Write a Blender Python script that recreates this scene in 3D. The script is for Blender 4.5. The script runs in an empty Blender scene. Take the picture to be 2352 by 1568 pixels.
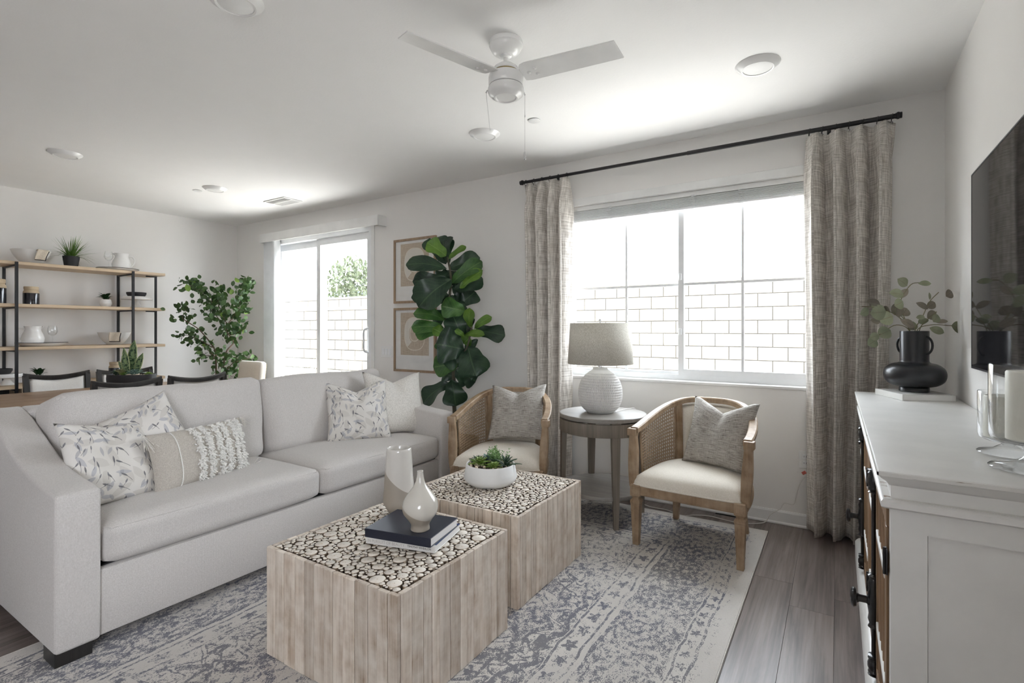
SKY = 4.2
EXPOSURE = 1.8
SUN = 8.5
REAR = (-2.3, -.6, .9, 2.15)
PIL = [((-2.93, 1.045, .69), (108, 28, 8)), ((-3.03, 1.215, .735), (70, 20, -26)), ((-2.974, 2.573, .722), (58.9, 21.4, -.9)), ((-2.932, 2.905, .745), (73.2, 18, 3.2)), ((-2.90, 1.437, .652), (101.7, 15, -.4)), ((-.629, 3.437, .665), (-19.5, 20, .6)), ((-2.073, 3.34, .69), (15, 25.7, -3.2))]
import bpy, bmesh, math, random
from mathutils import Vector, Matrix, Euler, noise
R = math.radians
PI = math.pi
sc = bpy.context.scene
C = sc.collection
# ---------------------------------------------------------------- camera, world, exposure
cam = bpy.data.cameras.new('camera'); cam_o = bpy.data.objects.new('camera', cam); C.objects.link(cam_o)
cam_o.location = (0, 0, 1.323); cam_o.rotation_euler = (R(90), 0, R(32.4))
cam.sensor_width = 36; cam.lens = 36 * 1177 / 2352; cam.shift_y = -28 / 2352
cam.clip_start = 0.05; cam.clip_end = 200
sc.camera = cam_o
sc.view_settings.view_transform = 'Standard'; sc.view_settings.look = 'None'
sc.view_settings.gamma = 1; sc.view_settings.use_curve_mapping = False
sc.view_settings.exposure = EXPOSURE
wd = bpy.data.worlds.new('sky'); sc.world = wd; wd.use_nodes = True
bg = wd.node_tree.nodes['Background']; bg.inputs[0].default_value = (0.872, 0.918, 1.0, 1); bg.inputs[1].default_value = SKY
sc.cycles.max_bounces = 12; sc.cycles.diffuse_bounces = 6; sc.cycles.glossy_bounces = 4
sc.cycles.transmission_bounces = 8; sc.cycles.transparent_max_bounces = 16
sc.cycles.caustics_reflective = False; sc.cycles.caustics_refractive = False
sc.cycles.sample_clamp_indirect = 6
sun = bpy.data.lights.new('sun', 'SUN'); sun.energy = SUN; sun.angle = R(.53); sun.color = (1, .94, .88)
sun_o = bpy.data.objects.new('sun', sun); C.objects.link(sun_o); sun_o.rotation_euler = (R(4), R(-32), 0); sun_o.location = (0, -8, 12)
def portal(name, loc, rot, sx, sy):
    l = bpy.data.lights.new(name, 'AREA'); l.shape = 'RECTANGLE'; l.size = sx; l.size_y = sy
    l.cycles.is_portal = True
    o = bpy.data.objects.new(name, l); C.objects.link(o); o.location = loc; o.rotation_euler = rot
WY = 3.927; LX = -6.97; RX = 0.537; HC = 2.74; BY = -3.4; RWY0, RWY1, RWZ0, RWZ1 = REAR
portal('window_portal', (-1.01, WY + .17, 1.645), (R(-90), 0, 0), 1.94, 1.44)
portal('slider_portal', (-5.25, WY + .17, 1.225), (R(-90), 0, 0), 1.9, 2.46)
portal('side_portal', (RX + .17, (RWY0 + RWY1) / 2, (RWZ0 + RWZ1) / 2), (R(90), 0, R(90)), RWY1 - RWY0, RWZ1 - RWZ0)

# ---------------------------------------------------------------- node helpers
def newmat(name):
    m = bpy.data.materials.new(name); m.use_nodes = True
    nt = m.node_tree; return m, nt, nt.nodes['Principled BSDF']
def N(nt, t, **kw):
    n = nt.nodes.new(t)
    for k, v in kw.items():
        if k.startswith('i_'):
            key = k[2:]; key = int(key) if key.isdigit() else key.replace('_', ' ')
            n.inputs[key].default_value = v
        else: setattr(n, k, v)
    return n
def L(nt, a, b): nt.links.new(a, b)
def col(c): return (c[0], c[1], c[2], 1)
def ramp(nt, fac, stops, interp='LINEAR'):
    r = nt.nodes.new('ShaderNodeValToRGB'); r.color_ramp.interpolation = interp
    e = r.color_ramp.elements
    while len(e) < len(stops): e.new(0.5)
    for i, (p, c) in enumerate(stops):
        e[i].position = p; e[i].color = col(c) if hasattr(c, '__len__') else (c, c, c, 1)
    L(nt, fac, r.inputs[0]); return r.outputs[0]
def mth(nt, op, a, b=None, c=None, clamp=False):
    n = nt.nodes.new('ShaderNodeMath'); n.operation = op; n.use_clamp = clamp
    for i, v in enumerate((a, b, c)):
        if v is None: continue
        if isinstance(v, (int, float)): n.inputs[i].default_value = v
        else: L(nt, v, n.inputs[i])
    return n.outputs[0]
def mix(nt, f, a, b, mode='MIX'):
    n = nt.nodes.new('ShaderNodeMix'); n.data_type = 'RGBA'; n.blend_type = mode
    for i, v in ((0, f), (6, a), (7, b)):
        if isinstance(v, (int, float)): n.inputs[i].default_value = v
        elif isinstance(v, tuple): n.inputs[i].default_value = col(v)
        else: L(nt, v, n.inputs[i])
    return n.outputs[2]
def mapv(nt, kind='Object', scale=(1, 1, 1), rot=(0, 0, 0), rnd=False):
    tc = nt.nodes.new('ShaderNodeTexCoord'); mp = nt.nodes.new('ShaderNodeMapping')
    mp.inputs['Scale'].default_value = scale; mp.inputs['Rotation'].default_value = rot
    L(nt, tc.outputs[kind], mp.inputs['Vector'])
    if rnd:
        oi = nt.nodes.new('ShaderNodeObjectInfo'); k = mth(nt, 'MULTIPLY', oi.outputs['Random'], 57.0)
        L(nt, k, mp.inputs['Location'])
    return mp.outputs[0]
def nz(nt, vec, scale, detail=3, rough=.55, dist=0):
    n = N(nt, 'ShaderNodeTexNoise', i_Scale=scale, i_Detail=detail, i_Roughness=rough, i_Distortion=dist)
    L(nt, vec, n.inputs['Vector']); return n.outputs[0]
def bump(nt, b, h, s, d=.002):
    n = N(nt, 'ShaderNodeBump', i_Strength=s, i_Distance=d); L(nt, h, n.inputs['Height']); L(nt, n.outputs[0], b.inputs['Normal'])

def plain(name, c, rough=.5, metal=0, spec=.5, coat=0, bumps=None, trans=0, var=1.0):
    m, nt, b = newmat(name)
    b.inputs['Base Color'].default_value = col(c); b.inputs['Roughness'].default_value = rough
    b.inputs['Metallic'].default_value = metal; b.inputs['Specular IOR Level'].default_value = spec
    b.inputs['Coat Weight'].default_value = coat
    v = mapv(nt)
    f = nz(nt, v, 6, 4)
    L(nt, ramp(nt, f, [(.3, tuple(x * (1 - .05 * var) for x in c)), (.7, tuple(min(1, x * (1 + .04 * var)) for x in c))]), b.inputs['Base Color'])
    if bumps: bump(nt, b, nz(nt, v, bumps[0], 2), bumps[1], bumps[2] if len(bumps) > 2 else .002)
    return m
def fabric(name, c1, c2, scale=300, strength=.35, uv=False, slub=0, translucent=0, dist=.0015, weave=0):
    """woven cloth: crossed threads in colour and relief"""
    m, nt, b = newmat(name)
    b.inputs['Roughness'].default_value = .9; b.inputs['Specular IOR Level'].default_value = .15
    b.inputs['Sheen Weight'].default_value = .15
    kind = 'UV' if uv else 'Object'
    v1 = mapv(nt, kind, (scale, scale * .3, scale * .3) if not uv else (scale, scale * .05, 1))
    v2 = mapv(nt, kind, (scale * .3, scale * .3, scale) if not uv else (scale * .05, scale, 1))
    a = nz(nt, v1, 1, 2); d = nz(nt, v2, 1, 2)
    if not uv:
        v3 = mapv(nt, kind, (scale * .3, scale, scale * .3)); e = nz(nt, v3, 1, 2)
        s = mth(nt, 'MULTIPLY', mth(nt, 'ADD', mth(nt, 'ADD', a, d), e), .3333)
    else:
        s = mth(nt, 'MULTIPLY', mth(nt, 'ADD', a, d), .5)
    if weave:
        w3 = N(nt, 'ShaderNodeSeparateXYZ'); L(nt, mapv(nt, kind, (weave, weave, weave)), w3.inputs[0])
        X_, Y_, Z_ = w3.outputs[0], w3.outputs[1], w3.outputs[2]
        wob = mth(nt, 'MULTIPLY', nz(nt, mapv(nt, kind, (60, 60, 60)), 1, 2), 3.0)
        s1 = mth(nt, 'SINE', mth(nt, 'ADD', mth(nt, 'ADD', X_, Y_), wob)); s2 = mth(nt, 'SINE', mth(nt, 'ADD', mth(nt, 'ADD', Z_, mth(nt, 'MULTIPLY', mth(nt, 'SUBTRACT', X_, Y_), .8)), wob))
        s = mth(nt, 'ADD', mth(nt, 'MULTIPLY', s, .75), mth(nt, 'ADD', mth(nt, 'MULTIPLY', mth(nt, 'ADD', s1, s2), .055), .125))
    lo, hi = .42 - .1 * slub, .58 + .1 * slub
    cc = ramp(nt, s, [(lo, c1), (hi, c2)])
    big = nz(nt, mapv(nt, kind, (2, 2, 2)), 1, 2)
    cc = mix(nt, mth(nt, 'MULTIPLY', big, .12), cc, tuple(x * .8 for x in c1))
    L(nt, cc, b.inputs['Base Color'])
    bump(nt, b, s, strength, dist)
    if translucent:
        out = nt.nodes['Material Output']; t = N(nt, 'ShaderNodeBsdfTranslucent'); ms = N(nt, 'ShaderNodeMixShader')
        ms.inputs[0].default_value = translucent
        L(nt, cc, t.inputs[0]); L(nt, b.outputs[0], ms.inputs[1]); L(nt, t.outputs[0], ms.inputs[2]); L(nt, ms.outputs[0], out.inputs[0])
    return m
def wood(name, dark, light, rough=.5, scale=1.0, axis=2, rnd=True, wash=None, contrast=1.0, coat=0, tone=.0):
    """long grain along the given axis"""
    m, nt, b = newmat(name)
    b.inputs['Roughness'].default_value = rough; b.inputs['Coat Weight'].default_value = coat
    s = [22 * scale] * 3; s[axis] = 1.3 * scale
    v = mapv(nt, 'Object', tuple(s), rnd=rnd)
    f = nz(nt, v, 1, 5, .6, .6)
    s2 = [120 * scale] * 3; s2[axis] = 3 * scale
    g = nz(nt, mapv(nt, 'Object', tuple(s2), rnd=rnd), 1, 3)
    k = mth(nt, 'ADD', mth(nt, 'MULTIPLY', f, .7), mth(nt, 'MULTIPLY', g, .3))
    w = .17 / contrast
    cc = ramp(nt, k, [(.5 - w, dark), (.5 + w, light)])
    if wash:
        wv = nz(nt, mapv(nt, 'Object', (9 * scale, 9 * scale, 9 * scale), rnd=rnd), 1, 4)
        cc = mix(nt, ramp(nt, wv, [(.35, 0), (.75, .8)]), cc, wash)
    if tone:
        oi = nt.nodes.new('ShaderNodeObjectInfo')
        hv = N(nt, 'ShaderNodeHueSaturation'); L(nt, cc, hv.inputs['Color'])
        L(nt, mth(nt, 'ADD', mth(nt, 'MULTIPLY', oi.outputs['Random'], tone), 1 - tone / 2), hv.inputs['Value'])
        cc = hv.outputs[0]
    L(nt, cc, b.inputs['Base Color'])
    bump(nt, b, k, .25, .001)
    return m
def glass(name, tint=(1, 1, 1), refl=1.0, ior=1.5):
    m, nt, b = newmat(name); nt.nodes.remove(b); out = nt.nodes['Material Output']
    t = N(nt, 'ShaderNodeBsdfTransparent'); t.inputs[0].default_value = col(tint)
    g = N(nt, 'ShaderNodeBsdfGlossy', i_Roughness=0.02); f = N(nt, 'ShaderNodeLayerWeight', i_Blend=.5); ms = N(nt, 'ShaderNodeMixShader')
    p5 = mth(nt, 'POWER', f.outputs['Facing'], 4.5)
    k = mth(nt, 'MULTIPLY', mth(nt, 'ADD', mth(nt, 'MULTIPLY', p5, .96), .04), refl, clamp=True)
    L(nt, k, ms.inputs[0]); L(nt, t.outputs[0], ms.inputs[1]); L(nt, g.outputs[0], ms.inputs[2]); L(nt, ms.outputs[0], out.inputs[0])
    return m
def leafmat(name, dark, mid, vein, rough=.42, var=.35, trans=.12):
    m, nt, b = newmat(name)
    b.inputs['Roughness'].default_value = rough
    tc = nt.nodes.new('ShaderNodeTexCoord'); sp = N(nt, 'ShaderNodeSeparateXYZ'); L(nt, tc.outputs['UV'], sp.inputs[0])
    u, v = sp.outputs[0], sp.outputs[1]
    av = mth(nt, 'ABSOLUTE', mth(nt, 'SUBTRACT', v, .5))
    rib = mth(nt, 'LESS_THAN', av, .022)
    w = mth(nt, 'FRACT', mth(nt, 'ADD', mth(nt, 'MULTIPLY', u, 7.0), mth(nt, 'MULTIPLY', av, -5.0)))
    side = mth(nt, 'MULTIPLY', mth(nt, 'LESS_THAN', w, .09), .45)
    vn = mth(nt, 'MAXIMUM', rib, side)
    f = nz(nt, mapv(nt, 'Object', (9, 9, 9), rnd=True), 1, 3)
    cc = ramp(nt, f, [(.35, dark), (.68, mid)])
    cc = mix(nt, mth(nt, 'MULTIPLY', vn, .55), cc, vein)
    oi = nt.nodes.new('ShaderNodeObjectInfo'); hv = N(nt, 'ShaderNodeHueSaturation'); L(nt, cc, hv.inputs['Color'])
    L(nt, mth(nt, 'ADD', mth(nt, 'MULTIPLY', oi.outputs['Random'], var), 1 - var / 2), hv.inputs['Value'])
    L(nt, hv.outputs[0], b.inputs['Base Color'])
    bump(nt, b, mth(nt, 'SUBTRACT', 1.0, vn), .3, .002)
    out = nt.nodes['Material Output']; t = N(nt, 'ShaderNodeBsdfTranslucent'); ms = N(nt, 'ShaderNodeMixShader'); ms.inputs[0].default_value = trans
    L(nt, hv.outputs[0], t.inputs[0]); L(nt, b.outputs[0], ms.inputs[1]); L(nt, t.outputs[0], ms.inputs[2]); L(nt, ms.outputs[0], out.inputs[0])
    return m

# ---------------------------------------------------------------- mesh helpers
class MB:
    def __init__(s): s.bm = bmesh.new(); s.uv = s.bm.loops.layers.uv.new('UVMap')
    def box(s, x0, x1, y0, y1, z0, z1, bev=0, seg=1, mtx=None):
        g = bmesh.new(); bmesh.ops.create_cube(g, size=1)
        for v in g.verts: v.co = Vector(((x0 + x1) / 2 + v.co.x * (x1 - x0), (y0 + y1) / 2 + v.co.y * (y1 - y0), (z0 + z1) / 2 + v.co.z * (z1 - z0)))
        if bev: bmesh.ops.bevel(g, geom=g.edges[:], offset=bev, segments=seg, profile=.5, affect='EDGES')
        return s.merge(g, mtx)
    def merge(s, g, mtx=None):
        mp = {}
        for v in g.verts: mp[v] = s.bm.verts.new(mtx @ v.co if mtx else v.co)
        for f in g.faces:
            try: s.bm.faces.new([mp[v] for v in f.verts])
            except ValueError: pass
        g.free(); return s
    def grid(s, fn, nu, nv, cu=False, cv=False):
        """fn(u,v) over 0..1; cu/cv close the loop"""
        vs = []
        for i in range(nu if cu else nu + 1):
            vs.append([s.bm.verts.new(fn(i / nu, j / nv)) for j in range(nv if cv else nv + 1)])
        for i in range(nu):
            for j in range(nv):
                i2 = (i + 1) % len(vs); j2 = (j + 1) % len(vs[0])
                try: f = s.bm.faces.new((vs[i][j], vs[i2][j], vs[i2][j2], vs[i][j2]))
                except ValueError: continue
                for lp, (a, b) in zip(f.loops, ((i, j), (i + 1, j), (i + 1, j + 1), (i, j + 1))): lp[s.uv].uv = (a / nu, b / nv)
        return vs
    def fan(s, ring, rev=False):
        try: s.bm.faces.new(ring[::-1] if rev else ring)
        except ValueError: pass
    def lathe(s, prof, n=32, c=(0, 0, 0), cap=True, sx=1, sy=1):
        """prof: [(r,z)...] bottom to top"""
        rings = []
        for r, z in prof:
            rings.append([s.bm.verts.new((c[0] + sx * r * math.cos(2 * PI * k / n), c[1] + sy * r * math.sin(2 * PI * k / n), c[2] + z)) for k in range(n)])
        m = len(prof)
        for i in range(m - 1):
            for k in range(n):
                k2 = (k + 1) % n
                f = s.bm.faces.new((rings[i][k], rings[i][k2], rings[i + 1][k2], rings[i + 1][k]))
                for lp, (a, b) in zip(f.loops, ((k, i), (k + 1, i), (k + 1, i + 1), (k, i + 1))): lp[s.uv].uv = (a / n, b / (m - 1))
        if cap: s.fan(rings[0], True); s.fan(rings[-1])
        return s
    def tube(s, pts, r, n=8, cap=True, closed=False, flat=1.0, up=None):
        pts = [Vector(p) for p in pts]; m = len(pts); rings = []
        rr = r if hasattr(r, '__len__') else [r] * m
        ref = Vector(up) if up else Vector((0, 0, 1))
        pa = None
        for i, p in enumerate(pts):
            if closed: t = pts[(i + 1) % m] - pts[i - 1]
            else: t = pts[min(i + 1, m - 1)] - pts[max(i - 1, 0)]
            t.normalize()
            if pa is None:
                a = t.cross(ref)
                if a.length < .05: a = t.cross(Vector((1, 0, 0)))
            else: a = pa - t * pa.dot(t)
            a.normalize(); b = t.cross(a); pa = a
            rings.append([s.bm.verts.new(p + a * rr[i] * math.cos(2 * PI * k / n) + b * rr[i] * flat * math.sin(2 * PI * k / n)) for k in range(n)])
        for i in range(m if closed else m - 1):
            A, B = rings[i], rings[(i + 1) % m]
            for k in range(n):
                try: s.bm.faces.new((A[k], A[(k + 1) % n], B[(k + 1) % n], B[k]))
                except ValueError: pass
        if cap and not closed: s.fan(rings[0], True); s.fan(rings[-1])
        return s
    def sweep(s, frames, prof, closed=False, cap=True):
        """frames: list of (origin, axisA, axisB); prof: list of (a,b)"""
        rings = [[s.bm.verts.new(Vector(o) + Vector(A) * a + Vector(B) * b) for a, b in prof] for o, A, B in frames]
        n = len(prof); m = len(rings)
        for i in range(m if closed else m - 1):
            P, Q = rings[i], rings[(i + 1) % m]
            for k in range(n):
                try: s.bm.faces.new((P[k], P[(k + 1) % n], Q[(k + 1) % n], Q[k]))
                except ValueError: pass
        if cap and not closed: s.fan(rings[0], True); s.fan(rings[-1])
        return s
    def prism(s, poly, z0, z1, bev=0, seg=2):
        g = bmesh.new(); a = [g.verts.new((x, y, z0)) for x, y in poly]; b = [g.verts.new((x, y, z1)) for x, y in poly]
        n = len(poly); g.faces.new(a[::-1]); g.faces.new(b)
        for i in range(n): g.faces.new((a[i], a[(i + 1) % n], b[(i + 1) % n], b[i]))
        if bev: bmesh.ops.bevel(g, geom=g.edges[:], offset=bev, segments=seg, profile=.5, affect='EDGES')
        return s.merge(g)
    def sphere(s, c, r, u=10, v=6, sc=(1, 1, 1)):
        g = bmesh.new(); bmesh.ops.create_uvsphere(g, u_segments=u, v_segments=v, radius=r)
        for q in g.verts: q.co = Vector((c[0] + q.co.x * sc[0], c[1] + q.co.y * sc[1], c[2] + q.co.z * sc[2]))
        return s.merge(g)
    def put(s, name, mat, parent=None, smooth=True, loc=None, off=None, subd=0, ang=40):
        bmesh.ops.recalc_face_normals(s.bm, faces=s.bm.faces)
        if off: 
            for v in s.bm.verts: v.co -= Vector(off)
        me = bpy.data.meshes.new(name); s.bm.to_mesh(me); s.bm.free()
        me.materials.append(mat)
        if smooth:
            me.polygons.foreach_set('use_smooth', [True] * len(me.polygons))
            if ang: 
                try: me.set_sharp_from_angle(angle=R(ang))
                except Exception: pass
        o = bpy.data.objects.new(name, me); C.objects.link(o)
        if loc: o.location = loc
        if parent: o.parent = parent
        if subd:
            md = o.modifiers.new('smooth', 'SUBSURF'); md.levels = subd; md.render_levels = subd
        return o
def tag(o, label, cat, group=None, kind=None):
    o['label'] = label; o['category'] = cat
    if group: o['group'] = group
    if kind: o['kind'] = kind
    return o
def thing(name, label, cat, loc=(0, 0, 0), rz=0, group=None):
    o = bpy.data.objects.new(name, None); C.objects.link(o); o.location = loc; o.rotation_euler = (0, 0, rz); o.empty_display_size = .1
    return tag(o, label, cat, group)
def struct(o, label=None, cat=None):
    o['kind'] = 'structure'
    if label: o['label'] = label
    if cat: o['category'] = cat
    return o
def sempty(name, label, cat):
    o = bpy.data.objects.new(name, None); C.objects.link(o); return struct(o, label, cat)
def stuff(o): o['kind'] = 'stuff'; return o
def clone(o, parent=None):
    c = o.copy(); C.objects.link(c)
    if parent: c.parent = parent
    for ch in list(o.children): clone(ch, c)
    return c
def copy_mesh_obj(o, parent, loc, rot=(0, 0, 0), scale=(1, 1, 1)):
    c = o.copy(); C.objects.link(c); c.parent = parent; c.location = loc; c.rotation_euler = rot; c.scale = scale; return c
def smooth01(x): x = max(0, min(1, x)); return x * x * (3 - 2 * x)
def lerp(a, b, t): return a + (b - a) * t
def catmull(pts, n=8):
    P = [Vector(p) for p in pts]; P = [P[0] * 2 - P[1]] + P + [P[-1] * 2 - P[-2]]; out = []
    for i in range(1, len(P) - 2):
        for k in range(n):
            t = k / n; a, b, c, d = P[i - 1:i + 3]
            out.append(.5 * ((2 * b) + (c - a) * t + (2 * a - 5 * b + 4 * c - d) * t * t + (3 * b - a - 3 * c + d) * t ** 3))
    out.append(P[-2]); return out
def table(xs, t):
    for (a, va), (b, vb) in zip(xs, xs[1:]):
        if t <= b: return lerp(va, vb, (t - a) / (b - a) if b > a else 0)
    return xs[-1][1]
# ---------------------------------------------------------------- materials
M = {}
M['wall'] = plain('wall_paint', (.83, .815, .795), .75, bumps=(160, .12, .001), var=.15)
M['ceiling'] = plain('ceiling_paint', (.86, .855, .845), .85, bumps=(90, .25, .002), var=.15)
M['trim'] = plain('white_trim', (.82, .82, .81), .4)
M['vinyl'] = plain('white_vinyl', (.84, .85, .86), .35)
M['fan'] = plain('white_enamel', (.82, .82, .81), .3, coat=.3)
M['black'] = plain('black_metal', (.012, .012, .014), .42)
M['iron'] = plain('black_iron', (.010, .010, .012), .28, coat=.4, bumps=(140, .5, .002))
M['brass'] = plain('brass', (.42, .33, .16), .3, metal=1)
M['chrome'] = plain('chrome', (.75, .75, .76), .12, metal=1)
M['sofa'] = fabric('oatmeal_linen', (.53, .50, .475), (.70, .67, .645), 600, .55, weave=1500)
M['cream'] = fabric('cream_cotton', (.70, .65, .56), (.82, .77, .69), 500, .15)
M['creamcush'] = fabric('ivory_linen', (.62, .59, .54), (.80, .77, .72), 330, .3)
M['taupe'] = fabric('taupe_cotton', (.46, .42, .37), (.60, .56, .50), 500, .2)
M['dchair'] = fabric('pale_linen', (.62, .59, .55), (.76, .73, .69), 500, .3, weave=1500)
M['shade'] = fabric('lampshade_linen', (.58, .545, .47), (.78, .75, .68), 420, .2, translucent=.15)
M['curtain'] = fabric('curtain_linen', (.47, .43, .385), (.88, .84, .79), 190, .35, uv=True, slub=.2, translucent=.07)
M['napkin'] = fabric('napkin_linen', (.55, .48, .38), (.70, .62, .52), 400, .2)
M['tweed'] = None
M['fringe'] = plain('wool_fringe', (.86, .845, .81), .95, spec=.1)
M['dkwood'] = wood('ebonised_wood', (.012, .011, .010), (.030, .027, .025), .35)
M['chairwood'] = wood('limed_oak', (.165, .10, .052), (.35, .232, .135), .5, 1.6, 2, wash=(.45, .34, .23))
M['endtable'] = wood('grey_brown_wood', (.135, .112, .088), (.265, .228, .188), .42, 1.2, 2)
M['endtop'] = wood('grey_brown_wood_top', (.20, .185, .168), (.32, .30, .275), .38, 1.0, 0)
M['plank'] = wood('whitewashed_teak', (.37, .275, .195), (.72, .625, .53), .6, 1.5, 2, wash=(.79, .725, .64), tone=.26, contrast=1.25)
M['slice'] = None
M['resin'] = plain('dark_gap', (.050, .034, .022), .7)
M['shelfwood'] = wood('pale_oak', (.50, .37, .24), (.68, .54, .38), .5, 1.2, 1)
M['dtable'] = wood('walnut_table', (.22, .135, .075), (.36, .24, .15), .35, .9, 1)
M['floor'] = wood('grey_oak_plank', (.105, .083, .074), (.235, .192, .174), .34, .8, 1, tone=.26, contrast=1.5)
M['frame'] = wood('frame_oak', (.26, .175, .11), (.42, .30, .20), .5, 1.6, 2)
M['ceramic'] = plain('white_ceramic', (.86, .85, .83), .3, coat=.4)
M['matt'] = plain('matt_white_ceramic', (.80, .80, .79), .5)
M['stoneware'] = plain('matte_stoneware', (.74, .73, .705), .55)
M['blackpot'] = plain('charcoal_pot', (.018, .018, .020), .55)
M['blackvase'] = plain('satin_black_ceramic', (.006, .007, .010), .33, coat=.25)
M['candle'] = plain('ivory_wax', (.86, .845, .75), .5)
M['page'] = plain('paper', (.82, .81, .79), .8)
M['pane'] = glass('window_glass', (.97, .985, .98), 1.0)
M['glass'] = glass('clear_glass', (.992, .995, .995), 1.6, 1.5)
M['picglass'] = glass('picture_glass', (1, 1, 1), .6)
M['block'] = plain('sand_block', (.20, .18, .15), .9, bumps=(60, .4, .004))
M['mortar'] = plain('pale_mortar', (.050, .046, .040), .95)
M['concrete'] = plain('concrete', (.58, .565, .54), .9)
M['trunk'] = plain('brown_bark', (.10, .065, .040), .85, bumps=(60, .6, .004))
M['trunk2'] = plain('grey_green_stem', (.075, .070, .045), .8, bumps=(60, .5, .004))
M['fig'] = leafmat('fig_leaf', (.010, .030, .017), (.030, .068, .032), (.085, .15, .07), .36)
M['figlight'] = leafmat('young_fig_leaf', (.07, .17, .018), (.16, .30, .045), (.30, .45, .12), trans=.25)
M['ficus'] = leafmat('ficus_leaf', (.022, .060, .016), (.075, .145, .035), (.16, .26, .09), var=.8, trans=.15)
M['ficuslight'] = leafmat('ficus_new_leaf', (.12, .23, .03), (.24, .38, .07), (.3, .45, .15), trans=.25)
M['euca'] = leafmat('eucalyptus_leaf', (.17, .195, .115), (.32, .335, .225), (.17, .11, .075), .55, .5)
M['eucb'] = leafmat('dusky_eucalyptus_leaf', (.15, .13, .10), (.27, .24, .185), (.08, .05, .035), .55, .5)
M['eucstem'] = plain('eucalyptus_stem', (.19, .17, .09), .6)
M['grass'] = leafmat('grass_blade', (.055, .13, .018), (.15, .27, .05), (.2, .34, .09), trans=.2)
M['dkgreen'] = leafmat('deep_green_leaf', (.010, .045, .014), (.030, .095, .030), (.08, .16, .06))
M['succ'] = leafmat('yellow_green_succulent', (.13, .24, .03), (.30, .42, .09), (.42, .50, .16), .4, .3)
M['succdk'] = leafmat('dark_succulent', (.018, .050, .028), (.06, .115, .055), (.12, .19, .10), .4, .3)
M['succblue'] = leafmat('blue_succulent', (.09, .17, .14), (.22, .33, .27), (.3, .4, .33), .5, .3)
M['sedum'] = leafmat('sedum', (.11, .23, .06), (.26, .42, .16), (.34, .5, .2), .5, .3)
M['figmid'] = leafmat('mid_fig_leaf', (.025, .085, .016), (.07, .17, .035), (.16, .28, .09))
M['moss'] = plain('brown_moss', (.09, .062, .035), .95, bumps=(120, 1, .008))
M['basket'] = fabric('woven_basket', (.13, .085, .045), (.34, .25, .15), 90, .9, slub=.2, dist=.004)
M['pebble'] = plain('river_pebble', (.60, .50, .38), .55)
M['soil'] = plain('potting_soil', (.07, .05, .035), .95, bumps=(90, 1, .006))
M['jarclay'] = plain('unglazed_clay', (.56, .45, .31), .7)
M['jarblack'] = plain('black_glaze', (.010, .010, .014), .18, coat=.6)
M['cable'] = plain('clear_white_cable', (.72, .70, .67), .35)
M['tagred'] = plain('red_tag_print', (.65, .16, .13), .5)
M['bluebook'] = plain('navy_cloth', (.014, .017, .032), .45, bumps=(500, .15, .001))
M['bluejacket'] = plain('blue_jacket', (.03, .055, .15), .4)
M['whitebook'] = plain('white_jacket', (.74, .72, .69), .4)
M['greybook'] = plain('grey_white_cover', (.70, .69, .66), .45)
M['tan'] = plain('tan_thread', (.45, .36, .25), .8)
M['ink'] = plain('black_ink', (.03, .028, .026), .6)
M['palegrey'] = plain('pale_grey_ink', (.52, .48, .45), .6)
M['paleblue'] = plain('pale_blue_ink', (.35, .40, .52), .6)
M['lens'] = plain('frosted_lens', (.80, .80, .79), .5)
M['dkslot'] = plain('dark_slot', (.02, .02, .02), .8)

def mk_tweed():
    m, nt, b = newmat('grey_tweed'); b.inputs['Roughness'].default_value = .9; b.inputs['Specular IOR Level'].default_value = .1
    v = mapv(nt, 'UV', (7, 130, 1)); a = nz(nt, v, 1, 4, .65)
    d = nz(nt, mapv(nt, 'UV', (160, 12, 1)), 1, 2)
    s = mth(nt, 'ADD', mth(nt, 'MULTIPLY', a, .75), mth(nt, 'MULTIPLY', d, .25))
    L(nt, ramp(nt, s, [(.34, (.06, .055, .05)), (.44, (.30, .275, .245)), (.56, (.50, .475, .44)), (.68, (.62, .60, .56))]), b.inputs['Base Color'])
    bump(nt, b, s, .5, .002); return m
M['tweed'] = mk_tweed()
def mk_slice():
    m, nt, b = newmat('log_end_grain'); b.inputs['Roughness'].default_value = .65
    tc = nt.nodes.new('ShaderNodeTexCoord'); le = N(nt, 'ShaderNodeVectorMath', operation='LENGTH')
    sp = N(nt, 'ShaderNodeSeparateXYZ'); L(nt, tc.outputs['Object'], sp.inputs[0]); cb = N(nt, 'ShaderNodeCombineXYZ')
    L(nt, sp.outputs[0], cb.inputs[0]); L(nt, sp.outputs[1], cb.inputs[1]); L(nt, cb.outputs[0], le.inputs[0])
    r = le.outputs['Value']
    n = nz(nt, mapv(nt, 'Object', (3, 3, 3), rnd=True), 1, 3)
    w = mth(nt, 'SINE', mth(nt, 'MULTIPLY', mth(nt, 'ADD', r, mth(nt, 'MULTIPLY', n, .5)), 38.0))
    cc = ramp(nt, r, [(.0, (.30, .19, .10)), (.05, (.44, .32, .20)), (.085, (.82, .76, .68)), (.90, (.86, .81, .74)), (.95, (.70, .60, .47)), (.985, (.20, .13, .08)), (1.0, (.07, .045, .028))])
    cc = mix(nt, mth(nt, 'MULTIPLY', mth(nt, 'ADD', w, 1.0), .06), cc, (.55, .42, .28))
    cc = mix(nt, ramp(nt, n, [(.50, 0), (.75, .5)]), cc, (.66, .52, .36))
    oi = nt.nodes.new('ShaderNodeObjectInfo'); hv = N(nt, 'ShaderNodeHueSaturation'); L(nt, cc, hv.inputs['Color'])
    L(nt, mth(nt, 'ADD', mth(nt, 'MULTIPLY', oi.outputs['Random'], .18), .86), hv.inputs['Value'])
    L(nt, hv.outputs[0], b.inputs['Base Color']); return m
M['slice'] = mk_slice()
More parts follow.
